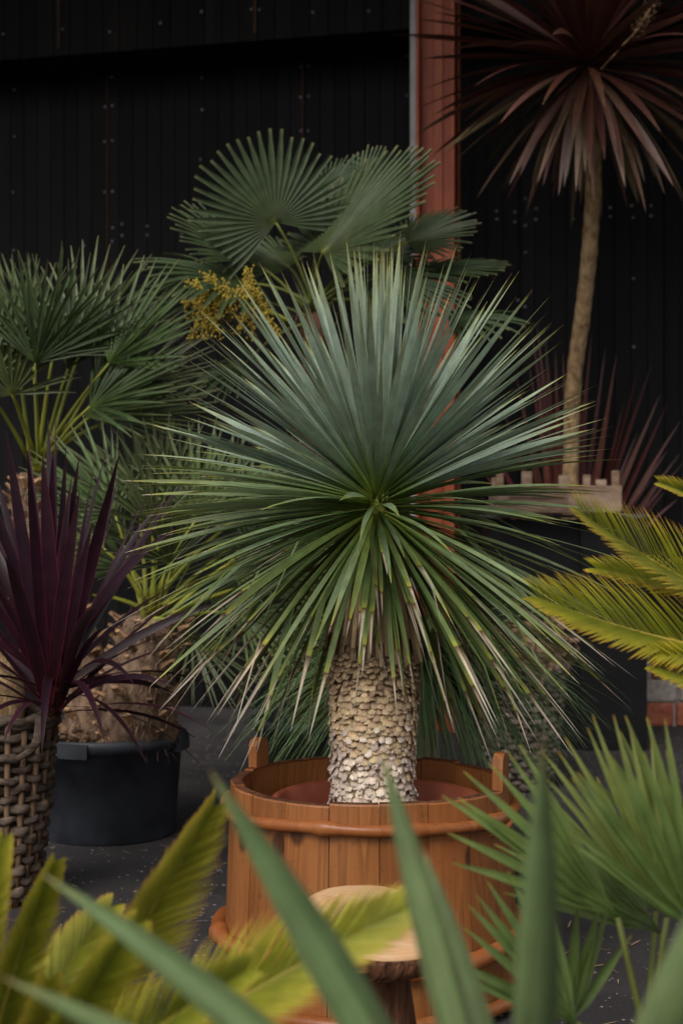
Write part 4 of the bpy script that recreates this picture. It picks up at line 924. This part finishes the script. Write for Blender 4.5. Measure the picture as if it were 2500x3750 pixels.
cy2 = empty('cycad', (LC.x, LC.y, 0), 'bright yellow-green cycad close to the camera, bottom left', 'cycad')
obj('stem', trunk_tube([V((0, 0, 0)), V((0, 0, .15)), V((0, 0, LC.z - .05)), V((0, 0, LC.z + .04))], [.07, .08, .08, .04], 16, .2, 4), M['fibre'], ORG[cy2.name], cy2)
for (qx, qy, qd), (tx, ty, td), N, Lm in [
    ((420, 3600, 1.75), (775, 2960, 1.8), (.55, -.55, .35), .085),
    ((0, 3620, 1.7), (195, 3165, 1.7), (.5, -.7, .2), .055),
    ((640, 3740, 1.6), (1500, 3325, 1.7), (.15, -.62, .75), .115),
    ((330, 3900, 1.5), (900, 3560, 1.45), (.2, -.7, .7), .085),
    ((150, 3620, 1.95), (400, 3330, 2.0), (.3, -.7, .5), .07),
    ((-120, 3500, 1.7), (10, 3080, 1.75), (.3, -.8, .3), .05),
    ((200, 3800, 1.5), (480, 3400, 1.55), (.5, -.6, .4), .07),
    ((150, 4000, 1.6), (180, 3600, 1.6), (.2, -.8, .4), .06)]:
    frond(LC, P(qx, qy, qd), P(tx, ty, td), N, Lm * 1.15, 84, M['cycad_near'], cy2, lift=.55, w_=.0066, seed=int(tx) + 3, rr=.0045, fw0=1.5)

# ------------------------------------------------------------------ low fan palm, near right
NC = P(2420, 3950, 1.95)
nf = empty('low_fan_palm', (NC.x, NC.y, 0), 'low green fan palm with stiff pointed leaves, near right foreground', 'palm')
obj('trunk', trunk_tube([V((0, 0, 0)), V((0, 0, .2)), V((0, 0, NC.z))], [.07, .08, .05], 14, .25, 9), M['fibre'], ORG[nf.name], nf)
for i, (h, dd, A, N, Rr, sp, ns) in enumerate([
    ((2260, 3360), 1.90, axis(137, -.05), (.35, -.85, .35), .285, 50, 8), ((2440, 3360), 1.95, axis(116, .05), (.1, -.9, .3), .285, 46, 10),
    ((2520, 3230), 2.0, axis(104, .0), (.1, -.9, .3), .245, 60, 9), ((2110, 3750), 1.85, axis(130, -.05), (.2, -.85, .4), .215, 60, 8),
    ((2080, 3760), 1.95, axis(88, .05), (0, -.9, .3), .17, 70, 7), ((2420, 3420), 2.05, axis(144, .1), (.3, -.8, .4), .27, 50, 8),
    ((2560, 3420), 1.85, axis(122, -.1), (.1, -.9, .3), .27, 50, 8), ((2400, 3340), 2.15, axis(100, .1), (.1, -.9, .4), .22, 90, 12)]):
    hub = P(h[0], h[1], dd)
    o = obj('fan_leaf', fan(A, N, Rr, R(sp), ns, .24, seg_w=2.1, pleat=.24, cup=.05, droop=.03, blunt=.10, seed=80 + i, side=.86, rings=8, jit=.42), M['chamae_front'], hub, nf)
    obj('leaf_stalk', tube([p - hub for p in arc(NC + V((random.uniform(-.03, .03), random.uniform(-.03, .03), 0)), hub, .0, 4)], [.006, .005, .005, .004, .004], 5), M['stalk_green'], hub, o)

# ------------------------------------------------------------------ yucca right in front of the lens
FB = P(1950, 4780, 1.02)
fy = empty('near_yucca', (FB.x, FB.y, 0), 'blurred blue-green yucca with long straight blades right before the camera', 'yucca')
obj('trunk', trunk_tube([V((0, 0, 0)), V((0, 0, .3)), V((0, 0, FB.z + .02))], [.045, .04, .03], 12, .15, 3), M['core'], ORG[fy.name], fy)
for (x, y), dd, ww, sg, rl in [((775, 2825), 1.02, 150, .06, .1), ((1395, 2745), 1.12, 120, .04, -.3), ((1985, 2690), .98, 150, .0, .15), ((2900, 2700), .98, 160, .1, -.2), ((180, 3190), 1.08, 115, .22, .1), ((1555, 3120), 1.22, 130, .05, -.4),
                               ((40, 3560), .98, 110, .25, .0), ((2750, 3500), 1.1, 130, .2, .2), ((2100, 3900), .8, 120, .3, .1), ((1500, 4000), .85, 120, .3, 0), ((1200, 3900), 1.3, 110, .2, .0), ((2300, 3850), 1.3, 110, .2, 0)]:
    b0 = FB + V((random.uniform(-.015, .015), random.uniform(-.01, .01), random.uniform(-.02, .02)))
    obj('leaf', between(b0, P(x, y, dd), ww * 1.25 / FPX, sg, n0=V((.25, -.95, .3)), roll=rl, fold=.42, segs=12, thick=.25, prof=lambda t: max(.03, (.75 + .25 * min(1, t * 2)) * (1 if t < .55 else 1 - ((t - .55) / .45) ** 1.9))), M['near'], b0, fy)

# ------------------------------------------------------------------ log slice on a bark stem in front of the tub
SC_ = P(1372, 3362, 2.55)
sg_ = empty('log_pedestal', (SC_.x, SC_.y, 0), 'pale tilted log slice on a dark bark stem, standing before the tub', 'pedestal')
sgo = ORG[sg_.name]
zc = SC_.z
obj('stem', trunk_tube([V((.006, 0, z)) for z in (0, .08, .16, .24, .32, zc - .045)], [.078, .070, .066, .062, .060, .062], 36, .22, 21), M['bark_dark'], sgo, sg_)
cap = lathe([(.001, -.050), (.060, -.050), (.112, -.046), (.121, -.034), (.1245, -.008), (.121, .0), (.116, .003), (.06, .0045), (.001, .005)], 48, wob=.05, seed=3, cap=False)
o = obj('log_slice', cap, M['slice'], SC_ + V((0, -.01, 0)), sg_); o.rotation_euler = (R(11), R(6), 0); o.scale = (1.1, 1.1, 1.0)
bark = lathe([(.118, -.044), (.127, -.030), (.1285, -.012), (.124, -.004)], 48, wob=.05, seed=3, cap=False)
obj('bark_edge', bark, M['bark_dark'], SC_ + V((0, -.01, 0)), o)

# ------------------------------------------------------------------ grit, fallen bits, chalk
g = Geo()
for i in range(2600):
    y = random.uniform(2.6, 7.6); x = random.uniform(-.26, .26) * y; s_ = random.uniform(.0015, .0045)
    g.add(rock(1, .3, i, (s_ * random.uniform(.7, 1.8), s_, s_ * .5), 2, 5), V((x, y, s_ * .3)))
link('grit', mesh(*g.get()[:2], M['mortar'], g.uv), (0, 0, 0), kind='stuff', label='pale grit and bark crumbs scattered over the asphalt')
g = Geo()
for i in range(420):
    y = random.uniform(2.8, 7); x = random.uniform(-.25, .25) * y
    g.add(blade(V((random.uniform(-1, 1), random.uniform(-1, 1), random.uniform(0, .08))), random.uniform(.02, .07), random.uniform(.002, .006), .05, segs=2, prof=prof_grass), V((x, y, .004)))
link('leaf_litter', mesh(*g.get()[:2], M['yucca_dead'], g.uv), (0, 0, 0), kind='stuff', label='dry leaf scraps lying on the asphalt')
def ground(px, py): d = FPX * CAMZ / (py - 1875); return V(((px - 1250) * d / FPX, d, .003))
for lst, lab in (([(690, 3140), (760, 3150), (830, 3155)], 'faint straight chalk line on the asphalt, nearest the dark pot'),
                 ([(690, 3175), (740, 3165), (800, 3190), (760, 3205), (700, 3200), (720, 3180), (790, 3175), (815, 3200)], 'looping pink chalk scribble on the asphalt left of the tub'),
                 ([(720, 3280), (800, 3284)], 'short faint chalk dash on the asphalt left of the tub'),
                 ([(600, 3385), (690, 3378), (790, 3376)], 'long faint chalk streak on the asphalt below the scribble')):
    pts = smooth_path([ground(*q) for q in lst], 24); v, f = [], []
    c0 = pts[0]
    for i, p in enumerate(pts):
        d = (pts[min(i + 1, 24)] - pts[max(i - 1, 0)]).normalized(); s_ = V((-d.y, d.x, 0)) * random.uniform(.0015, .0045); v += [p - s_ - c0, p + s_ - c0]
    f = [(2 * i, 2 * i + 1, 2 * i + 3, 2 * i + 2) for i in range(24) if random.random() < .8]
    link('chalk_mark', mesh(v, f, M['chalk']), c0, label=lab, cat='chalk mark', group='chalk marks on the asphalt')
